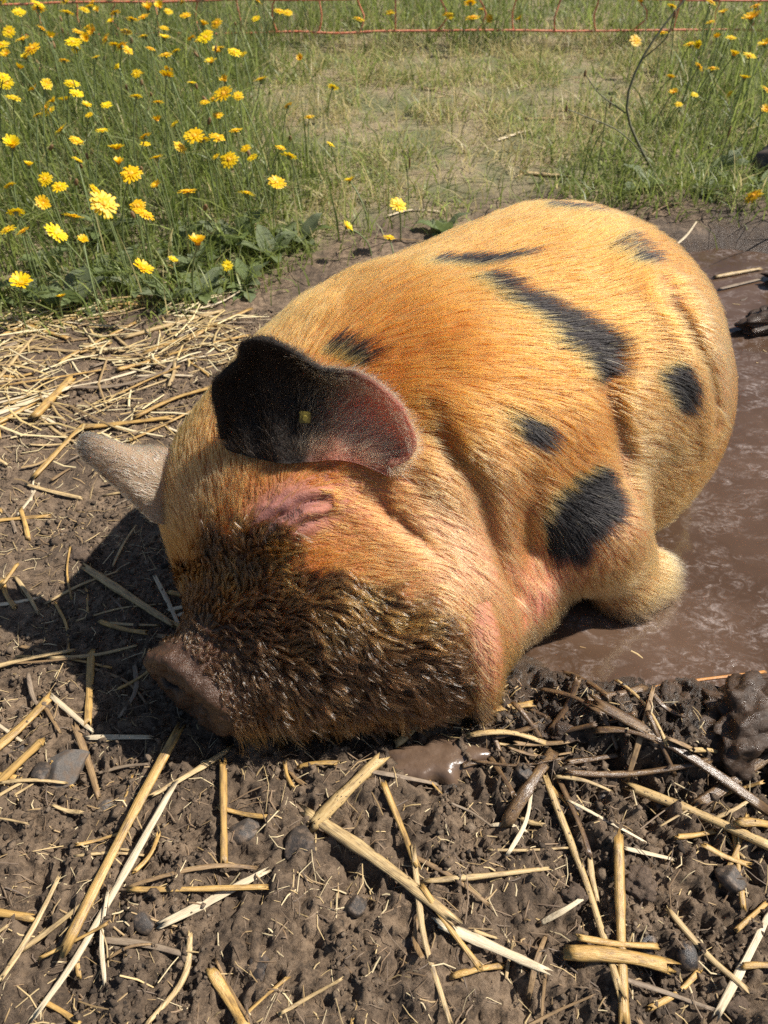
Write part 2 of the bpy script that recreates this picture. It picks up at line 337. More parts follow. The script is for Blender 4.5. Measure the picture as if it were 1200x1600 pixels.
def ground_z(x, y):
    x = np.asarray(x, float); y = np.asarray(y, float)
    z = ground_smooth(x, y)
    bare = 1 - sstep(0.0, 0.12, edge_dist(x, y))
    pd = pool_dist(x, y)
    near_w = np.exp(-np.maximum(np.hypot(x, y) - 1.2, 0) * 0.6)
    front = sstep(0.62, 0.42, y)
    rough = (0.35 + 0.65 * front) * (1 + 0.9 * np.exp(-(((x - 0.30) / 0.16) ** 2 + ((y - 0.40) / 0.10) ** 2)))
    rough = rough * (1 - 0.75 * sstep(0.0, -0.05, pd)) * (0.35 + 0.65 * bare)
    c1 = fbm(x * 21, y * 21, oct=2, seed=121); c2 = 1 - np.abs(vnoise(x * 34 + c1, y * 34 - c1, seed=122)) * 2
    c3 = 1 - np.abs(vnoise(x * 62, y * 62, seed=123)) * 2; c4 = fbm(x * 115, y * 115, oct=2, seed=124); c5 = vnoise(x * 260, y * 260, seed=126)
    lump = np.clip(fbm(x * 48 + 0.6 * c4, y * 48, oct=2, seed=125) * 2.2, -1, 1)
    z = z + rough * near_w * (0.0120 * c1 + 0.0060 * c2 + 0.0055 * c3 + 0.0015 * lump + 0.0045 * c4 + 0.0036 * c5)
    return z

def axis(a, b, step, lo, hi, grow):
    core = list(np.arange(a, b, step))
    up = []; v = core[-1]; s = step
    while v < hi: s *= grow; v += s; up.append(v)
    dn = []; v = core[0]; s = step
    while v > lo: s *= grow; v -= s; dn.append(v)
    return np.array(dn[::-1] + core + up)
gx = axis(-0.55, 0.70, 0.0030, -120, 120, 1.05); gy = axis(0.12, 0.66, 0.0030, -60, 160, 1.035)
XX, YY = np.meshgrid(gx, gy, indexing='ij')
ZZ = ground_z(XX.ravel(), YY.ravel())
gv = np.stack([XX.ravel(), YY.ravel(), ZZ], 1)
ni, nj = len(gx), len(gy)
ii = (np.arange(ni - 1)[:, None] * nj + np.arange(nj - 1)[None, :]).ravel()
gf = np.stack([ii, ii + nj, ii + nj + 1, ii + 1], 1)

soil = Mat('soil')
geo = soil.n('ShaderNodeNewGeometry'); pos = geo.outputs['Position']
wet = soil.attr('wet').outputs['Fac']; mead = soil.attr('meadow').outputs['Fac']
n1 = soil.noise(9, 5, 0.6, pos); n2 = soil.noise(70, 5, 0.65, pos); n3 = soil.noise(330, 6, 0.8, pos); n4 = soil.noise(1500, 3, 0.6, pos)
c_a = soil.ramp(n2.outputs[0], [(0.37, (0.022, 0.014, 0.008)), (0.48, (0.108, 0.069, 0.040)), (0.59, (0.275, 0.192, 0.122))])
c_b = soil.mix(soil.ramp(n3.outputs[0], [(0.40, (0, 0, 0)), (0.66, (0.8, 0.8, 0.8))]).outputs[0], c_a.outputs[0], (0.32, 0.222, 0.140))
c_c = soil.mix(soil.ramp(n1.outputs[0], [(0.40, (0, 0, 0)), (0.62, (1, 1, 1))]).outputs[0], c_b, soil.mix(0.55, c_b, (0.045, 0.031, 0.022)))
tone = soil.attr('tone').outputs['Fac']
c_c = soil.mix(soil.math('MAXIMUM', tone, 0.0), c_c, (0.30, 0.225, 0.155))
c_c = soil.mix(soil.math('MAXIMUM', soil.math('MULTIPLY', tone, -1.0), 0.0), c_c, (0.035, 0.025, 0.018))
c_wet = soil.mix(0.78, c_c, (0.042, 0.025, 0.016), 'MIX')
c_d = soil.mix(wet, c_c, c_wet)
thatch = soil.ramp(soil.noise(160, 5, 0.7, pos).outputs[0], [(0.32, (0.12, 0.088, 0.050)), (0.5, (0.29, 0.225, 0.130)), (0.70, (0.46, 0.37, 0.22))])
green = soil.mix(soil.ramp(soil.noise(6, 4, 0.6, pos).outputs[0], [(0.42, (0, 0, 0)), (0.6, (1, 1, 1))]).outputs[0], thatch.outputs[0], (0.155, 0.155, 0.072))
c_e = soil.mix(mead, c_d, green)
rg = soil.math('MULTIPLY_ADD', wet, -0.58, 0.90)
rgn = soil.math('MULTIPLY_ADD', soil.noise(130, 3, 0.6, pos).outputs[0], 0.25, soil.math('SUBTRACT', rg, 0.12))
hgt = soil.math('ADD', soil.math('MULTIPLY', n3.outputs[0], 1.0), soil.math('MULTIPLY', n4.outputs[0], 0.5))
sb = soil.bsdf(Base_Color=c_e, Roughness=rgn, Normal=soil.bump(hgt, 0.0034, 0.95))
SOIL = soil.done(sb.outputs[0])
gme = new_mesh('ground', gv, gf, SOIL)
px_, py_ = XX.ravel(), YY.ravel()
pd_ = pool_dist(px_, py_)
wetv = sstep(0.13, 0.01, pd_ + 0.05 * vnoise(px_ * 14, py_ * 14, seed=131)) * 0.95
wetv = np.maximum(wetv, np.exp(-(((px_ - 0.26) / 0.26) ** 2 + ((py_ - 0.45) / 0.065) ** 2)) * 1.0)
wetv = np.maximum(wetv, np.exp(-(((px_ + 0.16) / 0.14) ** 2 + ((py_ - 0.44) / 0.05) ** 2)) * 0.5)
set_float(gme, 'wet', np.clip(wetv, 0, 1))
set_float(gme, 'meadow', sstep(-0.04, 0.18, edge_dist(px_, py_) + 0.05 * vnoise(px_ * 20, py_ * 20, seed=132)))
ground = tag(obj('ground', gme), 'churned brown mud and trampled meadow ground', kind='structure')

# ------------------------------------------------------------------ the puddle
wx = np.arange(0.0, 1.45, 0.006); wy = np.arange(0.42, 1.85, 0.006)
WX, WY = np.meshgrid(wx, wy, indexing='ij')
wz = WATER_Z + 0.0006 * fbm(WX * 16, WY * 16, oct=3, seed=141) + 0.00035 * vnoise(WX * 70, WY * 70, seed=142)
wv_ = np.stack([WX.ravel(), WY.ravel(), wz.ravel()], 1)
a_, b_ = len(wx), len(wy)
wi = (np.arange(a_ - 1)[:, None] * b_ + np.arange(b_ - 1)[None, :]).ravel()
wf = np.stack([wi, wi + b_, wi + b_ + 1, wi + 1], 1)
keep = pool_dist(WX.ravel(), WY.ravel())[wf].min(1) < 0.05
wf = wf[keep]
used = np.unique(wf); remap = np.full(len(wv_), -1); remap[used] = np.arange(len(used))
wat = Mat('muddy_water')
wpos = wat.n('ShaderNodeNewGeometry').outputs['Position']
fo1 = wat.noise(7, 6, 0.62, wat.mapping(wpos, (1.0, 1.7, 1.0)), 2.2)
fo2 = wat.noise(38, 6, 0.7, wat.mapping(wpos, (1.0, 1.6, 1.0)), 1.8)
fo3 = wat.noise(150, 4, 0.7, wpos, 1.0)
streak = wat.math('MULTIPLY', wat.ramp(fo1.outputs[0], [(0.42, (0, 0, 0)), (0.66, (1, 1, 1))]).outputs[0], wat.ramp(fo2.outputs[0], [(0.46, (0, 0, 0)), (0.64, (1, 1, 1))]).outputs[0])
scum = wat.math('MULTIPLY', streak, wat.ramp(fo3.outputs[0], [(0.35, (0.15, 0.15, 0.15)), (0.65, (1, 1, 1))]).outputs[0], clamp=True)
wbase = wat.ramp(wat.noise(5, 4, 0.6, wpos, 1.0).outputs[0], [(0.35, (0.062, 0.036, 0.022)), (0.65, (0.095, 0.058, 0.038))])
wcol = wat.mix(wat.math('MULTIPLY', scum, 0.6), wbase.outputs[0], (0.50, 0.43, 0.40))
wro = wat.math('MULTIPLY_ADD', scum, 0.35, 0.11)
wb = wat.bsdf(Base_Color=wcol, Roughness=wro, IOR=1.33, Normal=wat.bump(wat.math('ADD', wat.noise(60, 4, 0.6, wpos, 0.5).outputs[0], wat.math('MULTIPLY', scum, 0.6)), 0.0012, 0.35))
WATER = wat.done(wb.outputs[0])
puddle = obj('puddle', new_mesh('puddle', wv_[used], remap[wf], WATER))
tag(puddle, 'brown muddy puddle with pale scum', kind='structure')

# small pool of liquid mud in front of the jaw
mudm = Mat('liquid_mud')
mpos = mudm.n('ShaderNodeNewGeometry').outputs['Position']
mc = mudm.ramp(mudm.noise(60, 4, 0.6, mpos).outputs[0], [(0.3, (0.085, 0.052, 0.033)), (0.7, (0.150, 0.098, 0.066))])
mb = mudm.bsdf(Base_Color=mc.outputs[0], Roughness=0.26, Normal=mudm.bump(mudm.noise(110, 3, 0.5, mpos).outputs[0], 0.0018, 0.5))
LIQMUD = mudm.done(mb.outputs[0])
nr, na = 16, 56
vv = []; ff = []
for i in range(nr + 1):
    for j in range(na):
        a = 2 * math.pi * j / na; t = i / nr
        rad = (1 + 0.22 * math.sin(2 * a + 0.6) + 0.13 * math.sin(5 * a + 1) + 0.07 * math.sin(9 * a)) * t
        x = 0.056 + 0.056 * rad * math.cos(a); y = 0.411 + 0.032 * rad * math.sin(a)
        vv.append((x, y, 0))
vv = np.array(vv); tt = np.repeat(np.linspace(0, 1, nr + 1), na)
vv[:, 2] = 0.0075 - 0.012 * tt ** 5 + 0.0012 * vnoise(vv[:, 0] * 70, vv[:, 1] * 70, seed=151) + 0.004 * vnoise(vv[:, 0] * 24, vv[:, 1] * 24, seed=152) * (1 - tt ** 4) * 0.4
for i in range(nr):
    for j in range(na):
        ff.append((i * na + j, (i + 1) * na + j, (i + 1) * na + (j + 1) % na, i * na + (j + 1) % na))
mp = obj('mud_pool', new_mesh('mud_pool', vv, np.array(ff), LIQMUD))
tag(mp, 'small glossy pool of liquid mud before the jaw', kind='structure')
# ------------------------------------------------------------------ the pig's body: one skin grown from blended volumes
VOX = 0.0028
G0 = np.array([-0.34, 0.36, -0.06]); G1 = np.array([0.66, 1.30, 0.42])
GN = np.ceil((G1 - G0) / VOX).astype(int) + 1
GX = [G0[i] + VOX * np.arange(GN[i]) for i in range(3)]
FIELD = np.full(GN, 1.0, dtype=np.float32)
YAW = R(35.0)

def rotz(a):
    c, s = math.cos(a), math.sin(a)
    return np.array([[c, -s, 0], [s, c, 0], [0, 0, 1.0]])

def eul(rx, ry, rz):
    return np.array(Euler((R(rx), R(ry), R(rz))).to_matrix())

def d_ell(p, c, r, M=None):
    q = [p[i] - c[i] for i in range(3)]
    if M is not None:
        q = [M[0][j] * q[0] + M[1][j] * q[1] + M[2][j] * q[2] for j in range(3)]
    k0 = np.sqrt(sum((q[i] / r[i]) ** 2 for i in range(3)))
    k1 = np.sqrt(sum((q[i] / (r[i] * r[i])) ** 2 for i in range(3))) + 1e-9
    return k0 * (k0 - 1.0) / k1

def d_cone(p, a, b, ra, rb):
    a = np.array(a); b = np.array(b); ab = b - a
    L2 = float(ab @ ab)
    t = sum((p[i] - a[i]) * ab[i] for i in range(3)) / L2
    t = np.clip(t, 0, 1)
    d = np.sqrt(sum((p[i] - (a[i] + t * ab[i])) ** 2 for i in range(3)))
    return d - (ra + (rb - ra) * t)

def d_disc(p, c, n, rad, half, rnd):
    n = np.array(n, float); n = n / np.linalg.norm(n)
    q = [p[i] - c[i] for i in range(3)]
    h = q[0] * n[0] + q[1] * n[1] + q[2] * n[2]
    rr = np.sqrt(np.maximum(sum(q[i] ** 2 for i in range(3)) - h * h, 0))
    dx = rr - (rad - rnd); dy = np.abs(h) - (half - rnd)
    return np.minimum(np.maximum(dx, dy), 0) + np.sqrt(np.maximum(dx, 0) ** 2 + np.maximum(dy, 0) ** 2) - rnd

def window(lo, hi):
    sl = []
    for i in range(3):
        a = max(0, int((lo[i] - G0[i]) / VOX)); b = min(GN[i], int((hi[i] - G0[i]) / VOX) + 2)
        sl.append(slice(a, max(a, b)))
    p = (GX[0][sl[0]][:, None, None].astype(np.float32), GX[1][sl[1]][None, :, None].astype(np.float32),
         GX[2][sl[2]][None, None, :].astype(np.float32))
    return tuple(sl), p

def add(fn, lo, hi, k):
    lo = np.array(lo) - k - MARGIN; hi = np.array(hi) + k + MARGIN
    sl, p = window(lo, hi)
    d = fn(p); f = FIELD[sl]
    h = np.maximum(k - np.abs(f - d), 0) / k
    FIELD[sl] = np.minimum(f, d) - h * h * k * 0.25

def cut(fn, lo, hi, k):
    lo = np.array(lo) - k - MARGIN; hi = np.array(hi) + k + MARGIN
    sl, p = window(lo, hi)
    d = -fn(p); f = FIELD[sl]
    h = np.maximum(k - np.abs(f - d), 0) / k
    FIELD[sl] = np.maximum(f, d) + h * h * k * 0.25

def ell(c, r, k=0.03, M=None, op=add):
    c = np.array(c, float); m = max(r)
    op(lambda p: d_ell(p, c, r, M), c - m, c + m, k)

def cone(a, b, ra, rb, k=0.03, op=add):
    a = np.array(a, float); b = np.array(b, float); m = max(ra, rb)
    op(lambda p: d_cone(p, a, b, ra, rb), np.minimum(a, b) - m, np.maximum(a, b) + m, k)

BM = rotz(YAW)
MARGIN = 0.07
# trunk
ell((0.268, 0.936, 0.172), (0.182, 0.218, 0.200), 0.03, BM)
ell((0.170, 0.870, 0.172), (0.225, 0.205, 0.192), 0.12, BM)
ell((0.045, 0.795, 0.170), (0.190, 0.195, 0.180), 0.12, BM)
ell((0.360, 0.865, 0.090), (0.145, 0.110, 0.135), 0.07, BM)
ell((0.285, 0.795, 0.070), (0.160, 0.090, 0.090), 0.06, BM)
# far haunch and tail end
ell((0.405, 0.970, 0.105), (0.100, 0.115, 0.135), 0.05, BM)
# neck
ell((-0.030, 0.775, 0.180), (0.162, 0.140, 0.140), 0.10)
cone((0.040, 0.750, 0.175), (-0.070, 0.690, 0.170), 0.172, 0.150, 0.08)
# near shoulder
ell((0.165, 0.715, 0.150), (0.112, 0.098, 0.148), 0.035, rotz(R(20)))
# head
ell((-0.115, 0.650, 0.155), (0.147, 0.140, 0.140), 0.06)
ell((0.000, 0.570, 0.105), (0.147, 0.122, 0.117), 0.05)
ell((0.060, 0.555, 0.060), (0.105, 0.102, 0.082), 0.05)
ell((0.135, 0.612, 0.055), (0.092, 0.077, 0.087), 0.025)
cone((-0.100, 0.560, 0.110), (-0.180, 0.485, 0.080), 0.108, 0.062, 0.06)
cone((0.000, 0.528, 0.045), (-0.150, 0.478, 0.045), 0.084, 0.058, 0.05)
# near foreleg folded into the puddle
cone((0.175, 0.700, 0.150), (0.248, 0.662, 0.112), 0.102, 0.076, 0.03)
cone((0.248, 0.662, 0.112), (0.318, 0.658, 0.020), 0.076, 0.046, 0.03)
# soften the joins, as fat and hide do
np.clip(FIELD, -0.07, 0.07, out=FIELD)
def blur(f, w):
    for ax in range(3):
        c = np.cumsum(np.concatenate([np.repeat(np.take(f, [0], ax), w + 1, ax), f, np.repeat(np.take(f, [-1], ax), w, ax)], ax), ax, dtype=np.float64)
        n = f.shape[ax]
        f = ((np.take(c, range(2 * w + 1, 2 * w + 1 + n), ax) - np.take(c, range(0, n), ax)) / (2 * w + 1)).astype(np.float32)
    return f
for _ in range(3):
    FIELD = blur(FIELD, 4)
FIELD += 0.004                                                  # room for the coat
# wrist end of the foreleg
cone((0.312, 0.656, 0.012), (0.344, 0.668, 0.014), 0.042, 0.035, 0.02)
# lids of the near eye, closed, and the slit between them
EYE_M = np.array(Vector((0.061, 0.020, 0.022)).to_track_quat('X', 'Z').to_matrix())
ell((-0.098, 0.548, 0.256), (0.038, 0.019, 0.014), 0.022, EYE_M)
ell((-0.100, 0.532, 0.240), (0.034, 0.014, 0.012), 0.018, EYE_M)
# snout disc with its rim and nostrils
SN = np.array((-0.206, 0.462, 0.068)); SNN = np.array((-0.56, -0.82, -0.08)); SNN /= np.linalg.norm(SNN)
add(lambda p: d_disc(p, SN, SNN, 0.061, 0.016, 0.008), SN - 0.062, SN + 0.062, 0.014)
SNL = np.cross(SNN, (0, 0, 1.0)); SNL /= np.linalg.norm(SNL)          # across the disc
SNU = np.cross(SNL, SNN)
for sgn in (-1, 1):
    nc = SN + SNN * 0.012 + SNL * 0.024 * sgn + SNU * 0.002
    cone(nc + SNN * 0.012 + SNU * 0.008, nc - SNN * 0.022 - SNU * 0.004, 0.0135, 0.010, 0.006, cut)
sdc = SN + SNN * 0.030
ell(sdc, (0.018, 0.045, 0.045), 0.01, np.array(Vector(SNN).to_track_quat('X', 'Z').to_matrix()), cut)

# ------------------------------------------------------------------ surface from the field
def surface_nets(f):
    nx, ny, nz = f.shape
    neg = f < 0
    c = np.zeros((nx - 1, ny - 1, nz - 1), dtype=np.int8)
    for dx in (0, 1):
        for dy in (0, 1):
            for dz in (0, 1):
                c += neg[dx:nx - 1 + dx, dy:ny - 1 + dy, dz:nz - 1 + dz]
    act = (c > 0) & (c < 8)
    idx = np.argwhere(act)
    vid = np.full(act.shape, -1, dtype=np.int64)
    vid[act] = np.arange(len(idx))
    acc = np.zeros((len(idx), 3)); cnt = np.zeros(len(idx))
    corners = [(0, 0, 0), (1, 0, 0), (0, 1, 0), (1, 1, 0), (0, 0, 1), (1, 0, 1), (0, 1, 1), (1, 1, 1)]
    val = {co: f[idx[:, 0] + co[0], idx[:, 1] + co[1], idx[:, 2] + co[2]].astype(float) for co in corners}
    for a in corners:
        for ax in range(3):
            if a[ax] == 0:
                b = tuple(1 if i == ax else a[i] for i in range(3))
                va, vb = val[a], val[b]
                m = (va < 0) != (vb < 0)
                t = np.where(m, va / np.where(m, va - vb, 1), 0)
                pt = np.tile(np.array(a, float), (len(idx), 1)); pt[:, ax] = t
                acc += pt * m[:, None]; cnt += m
    verts = G0 + VOX * (idx + acc / cnt[:, None])
    quads = []
    for ax in range(3):
        o1, o2 = [i for i in range(3) if i != ax]
        s0 = [slice(None)] * 3; s1 = [slice(None)] * 3
        s0[ax] = slice(0, -1); s1[ax] = slice(1, None)
        ch = neg[tuple(s0)] != neg[tuple(s1)]
        e = np.argwhere(ch)
        ok = (e[:, o1] > 0) & (e[:, o2] > 0) & (e[:, o1] < f.shape[o1] - 1) & (e[:, o2] < f.shape[o2] - 1)
        e = e[ok]
        def cell(d1, d2):
            q = e.copy(); q[:, o1] -= d1; q[:, o2] -= d2
            return vid[q[:, 0], q[:, 1], q[:, 2]]
        q = np.stack([cell(1, 1), cell(0, 1), cell(0, 0), cell(1, 0)], 1)
        inside = neg[e[:, 0], e[:, 1], e[:, 2]]
        flip = inside if ax != 1 else ~inside
        q = np.where(flip[:, None], q, q[:, ::-1])
        quads.append(q)
    return verts, np.concatenate(quads)

def field_at(p):
    g = (p - G0) / VOX
    i = np.clip(np.floor(g).astype(int), 0, GN - 2); t = np.clip(g - i, 0, 1)
    out = 0
    for dx in (0, 1):
        for dy in (0, 1):
            for dz in (0, 1):
                w = (t[:, 0] if dx else 1 - t[:, 0]) * (t[:, 1] if dy else 1 - t[:, 1]) * (t[:, 2] if dz else 1 - t[:, 2])
                out = out + w * FIELD[i[:, 0] + dx, i[:, 1] + dy, i[:, 2] + dz]
    return out

def grad_at(p):
    e = VOX
    g = np.stack([field_at(p + np.eye(3)[i] * e) - field_at(p - np.eye(3)[i] * e) for i in range(3)], 1)
    return g / (np.linalg.norm(g, axis=1)[:, None] + 1e-9)

BV, BF = surface_nets(FIELD)

# ------------------------------------------------------------------ ears: cupped sheets with thickness, rooted in the head
def resample(pts, n):
    pts = np.array(pts, float)
    # Catmull-Rom through the points, evenly spaced
    ext = np.vstack([2 * pts[0] - pts[1], pts, 2 * pts[-1] - pts[-2]])
    out = []
    for i in range(len(pts) - 1):
        p0, p1, p2, p3 = ext[i:i + 4]
        for t in np.linspace(0, 1, 24, endpoint=False):
            out.append(0.5 * (2 * p1 + (p2 - p0) * t + (2 * p0 - 5 * p1 + 4 * p2 - p3) * t * t + (3 * p1 - p0 - 3 * p2 + p3) * t ** 3))
    out.append(pts[-1]); out = np.array(out)
    L = np.concatenate([[0], np.cumsum(np.linalg.norm(np.diff(out, axis=0), axis=1))])
    q = np.linspace(0, L[-1], n)
    return np.stack([np.interp(q, L, out[:, i]) for i in range(3)], 1)

def sheet(base, rim, bulge, ns, nt, th0, th1):
    B = resample(base, ns); Rm = resample(rim, ns)
    s = np.linspace(0, 1, ns)[:, None, None]; t = np.linspace(0, 1, nt)[None, :, None]
    bl = np.array([np.interp(np.linspace(0, 1, ns), np.linspace(0, 1, len(bulge)), [b[i] for b in bulge]) for i in range(3)]).T
    mid = (B + Rm)[:, None, :] / 2 + bl[:, None, :]
    S = B[:, None, :] * (1 - t) ** 2 + 2 * mid * t * (1 - t) + Rm[:, None, :] * t * t
    gs = np.gradient(S, axis=0); gt = np.gradient(S, axis=1)
    N = np.cross(gs, gt); N /= np.linalg.norm(N, axis=2)[..., None] + 1e-9
    th = (th0 + (th1 - th0) * t) * np.sqrt(np.clip(1.0 - ((t - 0.93) / 0.07).clip(0, 1) ** 2 * 0.75, 0.02, 1))
    A = S + N * th / 2; Cc = S - N * th / 2
    verts = np.concatenate([A.reshape(-1, 3), Cc.reshape(-1, 3)])
    n = ns * nt
    I = (np.arange(ns - 1)[:, None] * nt + np.arange(nt - 1)[None, :]).ravel()
    f1 = np.stack([I, I + nt, I + nt + 1, I + 1], 1)
    f2 = f1[:, ::-1] + n
    e = np.arange(ns - 1) * nt + nt - 1
    rimf = np.stack([e, e + nt, e + nt + n, e + n], 1)
    k = np.arange(nt - 1)
    end0 = np.stack([k, k + 1, k + 1 + n, k + n], 1)
    kk = k + (ns - 1) * nt
    end1 = np.stack([kk + 1, kk, kk + n, kk + 1 + n], 1)
    side = np.concatenate([np.ones(n), -np.ones(n)])
    tt = np.tile(np.linspace(0, 1, nt), ns); ss = np.repeat(np.linspace(0, 1, ns), nt)
    return verts, np.concatenate([f1, f2, rimf, end0, end1]), side, np.tile(tt, 2), np.tile(ss, 2)

E1 = sheet([(-0.160, 0.606, 0.286), (-0.130, 0.590, 0.288), (-0.095, 0.580, 0.288), (-0.040, 0.584, 0.288), (0.002, 0.580, 0.272)],
           [(-0.162, 0.604, 0.302), (-0.164, 0.6, 0.368), (-0.15, 0.605, 0.382), (-0.136, 0.61, 0.393), (-0.131, 0.61, 0.41), (-0.114, 0.61, 0.416), (-0.095, 0.615, 0.405), (-0.061, 0.615, 0.379), (-0.024, 0.612, 0.372), (-0.006, 0.608, 0.365), (0.019, 0.6, 0.341), (0.03, 0.592, 0.315), (0.027, 0.584, 0.296), (0.003, 0.576, 0.289)],
           [(0.0, 0.010, 0.0), (0.0, 0.050, 0.004), (0.0, 0.055, 0.004), (0.006, 0.040, 0.006), (0.014, 0.012, 0.0)], 56, 26, 0.012, 0.0065)
E2 = sheet([(-0.225, 0.660, 0.225), (-0.238, 0.640, 0.222), (-0.246, 0.618, 0.205), (-0.235, 0.600, 0.170)],
           [(-0.267, 0.677, 0.226), (-0.303, 0.689, 0.215), (-0.331, 0.693, 0.221), (-0.344, 0.691, 0.236), (-0.35, 0.678, 0.233), (-0.346, 0.667, 0.222), (-0.33, 0.657, 0.215), (-0.294, 0.629, 0.204), (-0.257, 0.602, 0.185)],
           [(0, 0, 0.010), (-0.004, -0.010, 0.036), (-0.006, -0.016, 0.034), (0, -0.006, 0.008)], 36, 20, 0.010, 0.006)
# the tassel of hide that hangs from the jaw, down into the wet straw
def tube_mesh(pts, rad, ns=12, n=14):
    C = resample(pts, n); rr = np.interp(np.linspace(0, 1, n), np.linspace(0, 1, len(rad)), rad)
    T = np.gradient(C, axis=0); T /= np.linalg.norm(T, axis=1)[:, None]
    up = np.array([0.9, 0.1, 0.3]); A = np.cross(T, up); A /= np.linalg.norm(A, axis=1)[:, None]; B = np.cross(T, A)
    a = np.linspace(0, 2 * math.pi, ns, endpoint=False)
    V = C[:, None, :] + rr[:, None, None] * (np.cos(a)[None, :, None] * A[:, None, :] + np.sin(a)[None, :, None] * B[:, None, :])
    F = []
    for i in range(n - 1):
        for j in range(ns):
            F.append((i * ns + j, i * ns + (j + 1) % ns, (i + 1) * ns + (j + 1) % ns, (i + 1) * ns + j))
    return V.reshape(-1, 3), np.array(F)
TV, TF = tube_mesh([(0.090, 0.515, 0.135), (0.099, 0.490, 0.118), (0.107, 0.470, 0.088), (0.110, 0.462, 0.045), (0.108, 0.462, 0.000)], [0.030, 0.026, 0.021, 0.016, 0.008])

nb, n1, n2 = len(BV), len(E1[0]), len(E2[0])
PV = np.concatenate([BV, E1[0], E2[0], TV]); PF = np.concatenate([BF, E1[1] + nb, E2[1] + nb + n1, TF + nb + n1 + n2])
PART = np.concatenate([np.zeros(nb), np.ones(n1), np.full(n2, 2), np.full(len(TV), 3)]).astype(int)
ESIDE = np.zeros(len(PV)); ET = np.zeros(len(PV)); ES = np.zeros(len(PV))
ESIDE[nb:nb + n1] = E1[2]; ET[nb:nb + n1] = E1[3]; ES[nb:nb + n1] = E1[4]
ESIDE[nb + n1:nb + n1 + n2] = E2[2]; ET[nb + n1:nb + n1 + n2] = E2[3]; ES[nb + n1:nb + n1 + n2] = E2[4]

def vert_normals(V, Fc):
    e1 = V[Fc[:, 2]] - V[Fc[:, 0]]; e2 = V[Fc[:, 3]] - V[Fc[:, 1]]
    fn = np.cross(e1, e2); N = np.zeros_like(V)
    for j in range(4):
        for i in range(3):
            N[:, i] += np.bincount(Fc[:, j], fn[:, i], len(V))
    return N / (np.linalg.norm(N, axis=1)[:, None] + 1e-12)
PN = vert_normals(PV, PF)
gN = grad_at(BV)
if np.mean(np.sum(PN[:nb] * gN, 1)) < 0:                      # make the hide face outwards
    PF[:len(BF)] = PF[:len(BF), ::-1]; PN = vert_normals(PV, PF)
# wrinkles round the eye and on the snout, slack hide elsewhere
def near(P, c, r): return np.exp(-np.sum((P - np.array(c)) ** 2, 1) / (r * r))
wv = near(PV, (-0.098, 0.543, 0.252), 0.040) * (PART == 0)
q = PV @ EYE_M
ws = -np.abs(vnoise(q[:, 0] * 50, q[:, 1] * 150 + q[:, 2] * 60, seed=5)) * 0.0020 + vnoise(PV[:, 0] * 130, PV[:, 1] * 130, PV[:, 2] * 130, seed=8) * 0.0006
ring = np.sum((PV - SN) * SNN, 1)
wsn = np.exp(-((ring + 0.026) / 0.012) ** 2) * (np.linalg.norm(PV - SN, axis=1) < 0.09) * (PART == 0)
earw = (PART == 1) * (fbm(PV[:, 0] * 40, PV[:, 1] * 40, PV[:, 2] * 40, 3, seed=22) * 0.004 + 0.0016 * np.sin(ES * 40 + 3 * ET) * (1 - ET))
slack = fbm(PV[:, 0] * 9, PV[:, 1] * 9, PV[:, 2] * 9, 2, seed=21) * 0.004
rough_mud = np.maximum(near(PV, SN, 0.07), 0.7 * near(PV, (-0.06, 0.44, 0.08), 0.10)) * (fbm(PV[:, 0] * 70, PV[:, 1] * 70, PV[:, 2] * 70, 2, seed=31) * 0.0085 + vnoise(PV[:, 0] * 170, PV[:, 1] * 170, PV[:, 2] * 170, seed=33) * 0.0026)
def seg_dist(P, pts):
    best = np.full(len(P), 9.0)
    for q0, q1 in zip(pts, pts[1:]):
        q0 = np.array(q0); q1 = np.array(q1); ab = q1 - q0
        t = np.clip(((P - q0) @ ab) / (ab @ ab), 0, 1)
        best = np.minimum(best, np.linalg.norm(P - (q0 + t[:, None] * ab), axis=1))
    return best
_kdb = KDTree(len(BV))
for _i, _p in enumerate(BV): _kdb.insert(_p, _i)
_kdb.balance()
def snap(pts): return np.array([_kdb.find(p)[0][:] for p in pts])
def fold(pts, depth, w, lip=0.35):
    pts = snap(resample(pts, 16))
    d = seg_dist(PV, pts)
    # shallower towards both ends
    e = np.minimum(np.linalg.norm(PV - pts[0], axis=1), np.linalg.norm(PV - pts[-1], axis=1))
    fade = sstep(0.0, 0.03 if len(pts) else 1, e)
    return (PART == 0) * fade * (-depth * np.exp(-(d / w) ** 2) + lip * depth * np.exp(-((d - 2.6 * w) / (1.6 * w)) ** 2))
FOLD_NECK = [(0.034, 0.624, 0.315), (0.065, 0.604, 0.289), (0.093, 0.592, 0.259), (0.113, 0.580, 0.220), (0.129, 0.565, 0.177), (0.142, 0.552, 0.140), (0.150, 0.545, 0.100)]
folds = (fold(FOLD_NECK, 0.010, 0.012)
         + fold([(-0.020, 0.569, 0.268), (0.014, 0.552, 0.238), (0.053, 0.534, 0.211)], 0.007, 0.009)
         + fold([(0.241, 0.724, 0.317), (0.248, 0.695, 0.285), (0.271, 0.678, 0.235), (0.300, 0.654, 0.177), (0.320, 0.650, 0.120)], 0.006, 0.015)
         + fold([(0.325, 0.815, 0.352), (0.337, 0.803, 0.344), (0.374, 0.779, 0.306), (0.405, 0.770, 0.262), (0.420, 0.765, 0.20)], 0.010, 0.010)
         + fold([(0.150, 0.600, 0.235), (0.160, 0.590, 0.180), (0.180, 0.580, 0.130)], 0.006, 0.012))
EYE_SLIT = [(-0.130, 0.523, 0.238), (-0.115, 0.531, 0.249), (-0.098, 0.538, 0.257), (-0.080, 0.546, 0.264), (-0.062, 0.551, 0.266)]
EYE_SLIT = snap(resample(EYE_SLIT, 14))
ed = seg_dist(PV, EYE_SLIT)
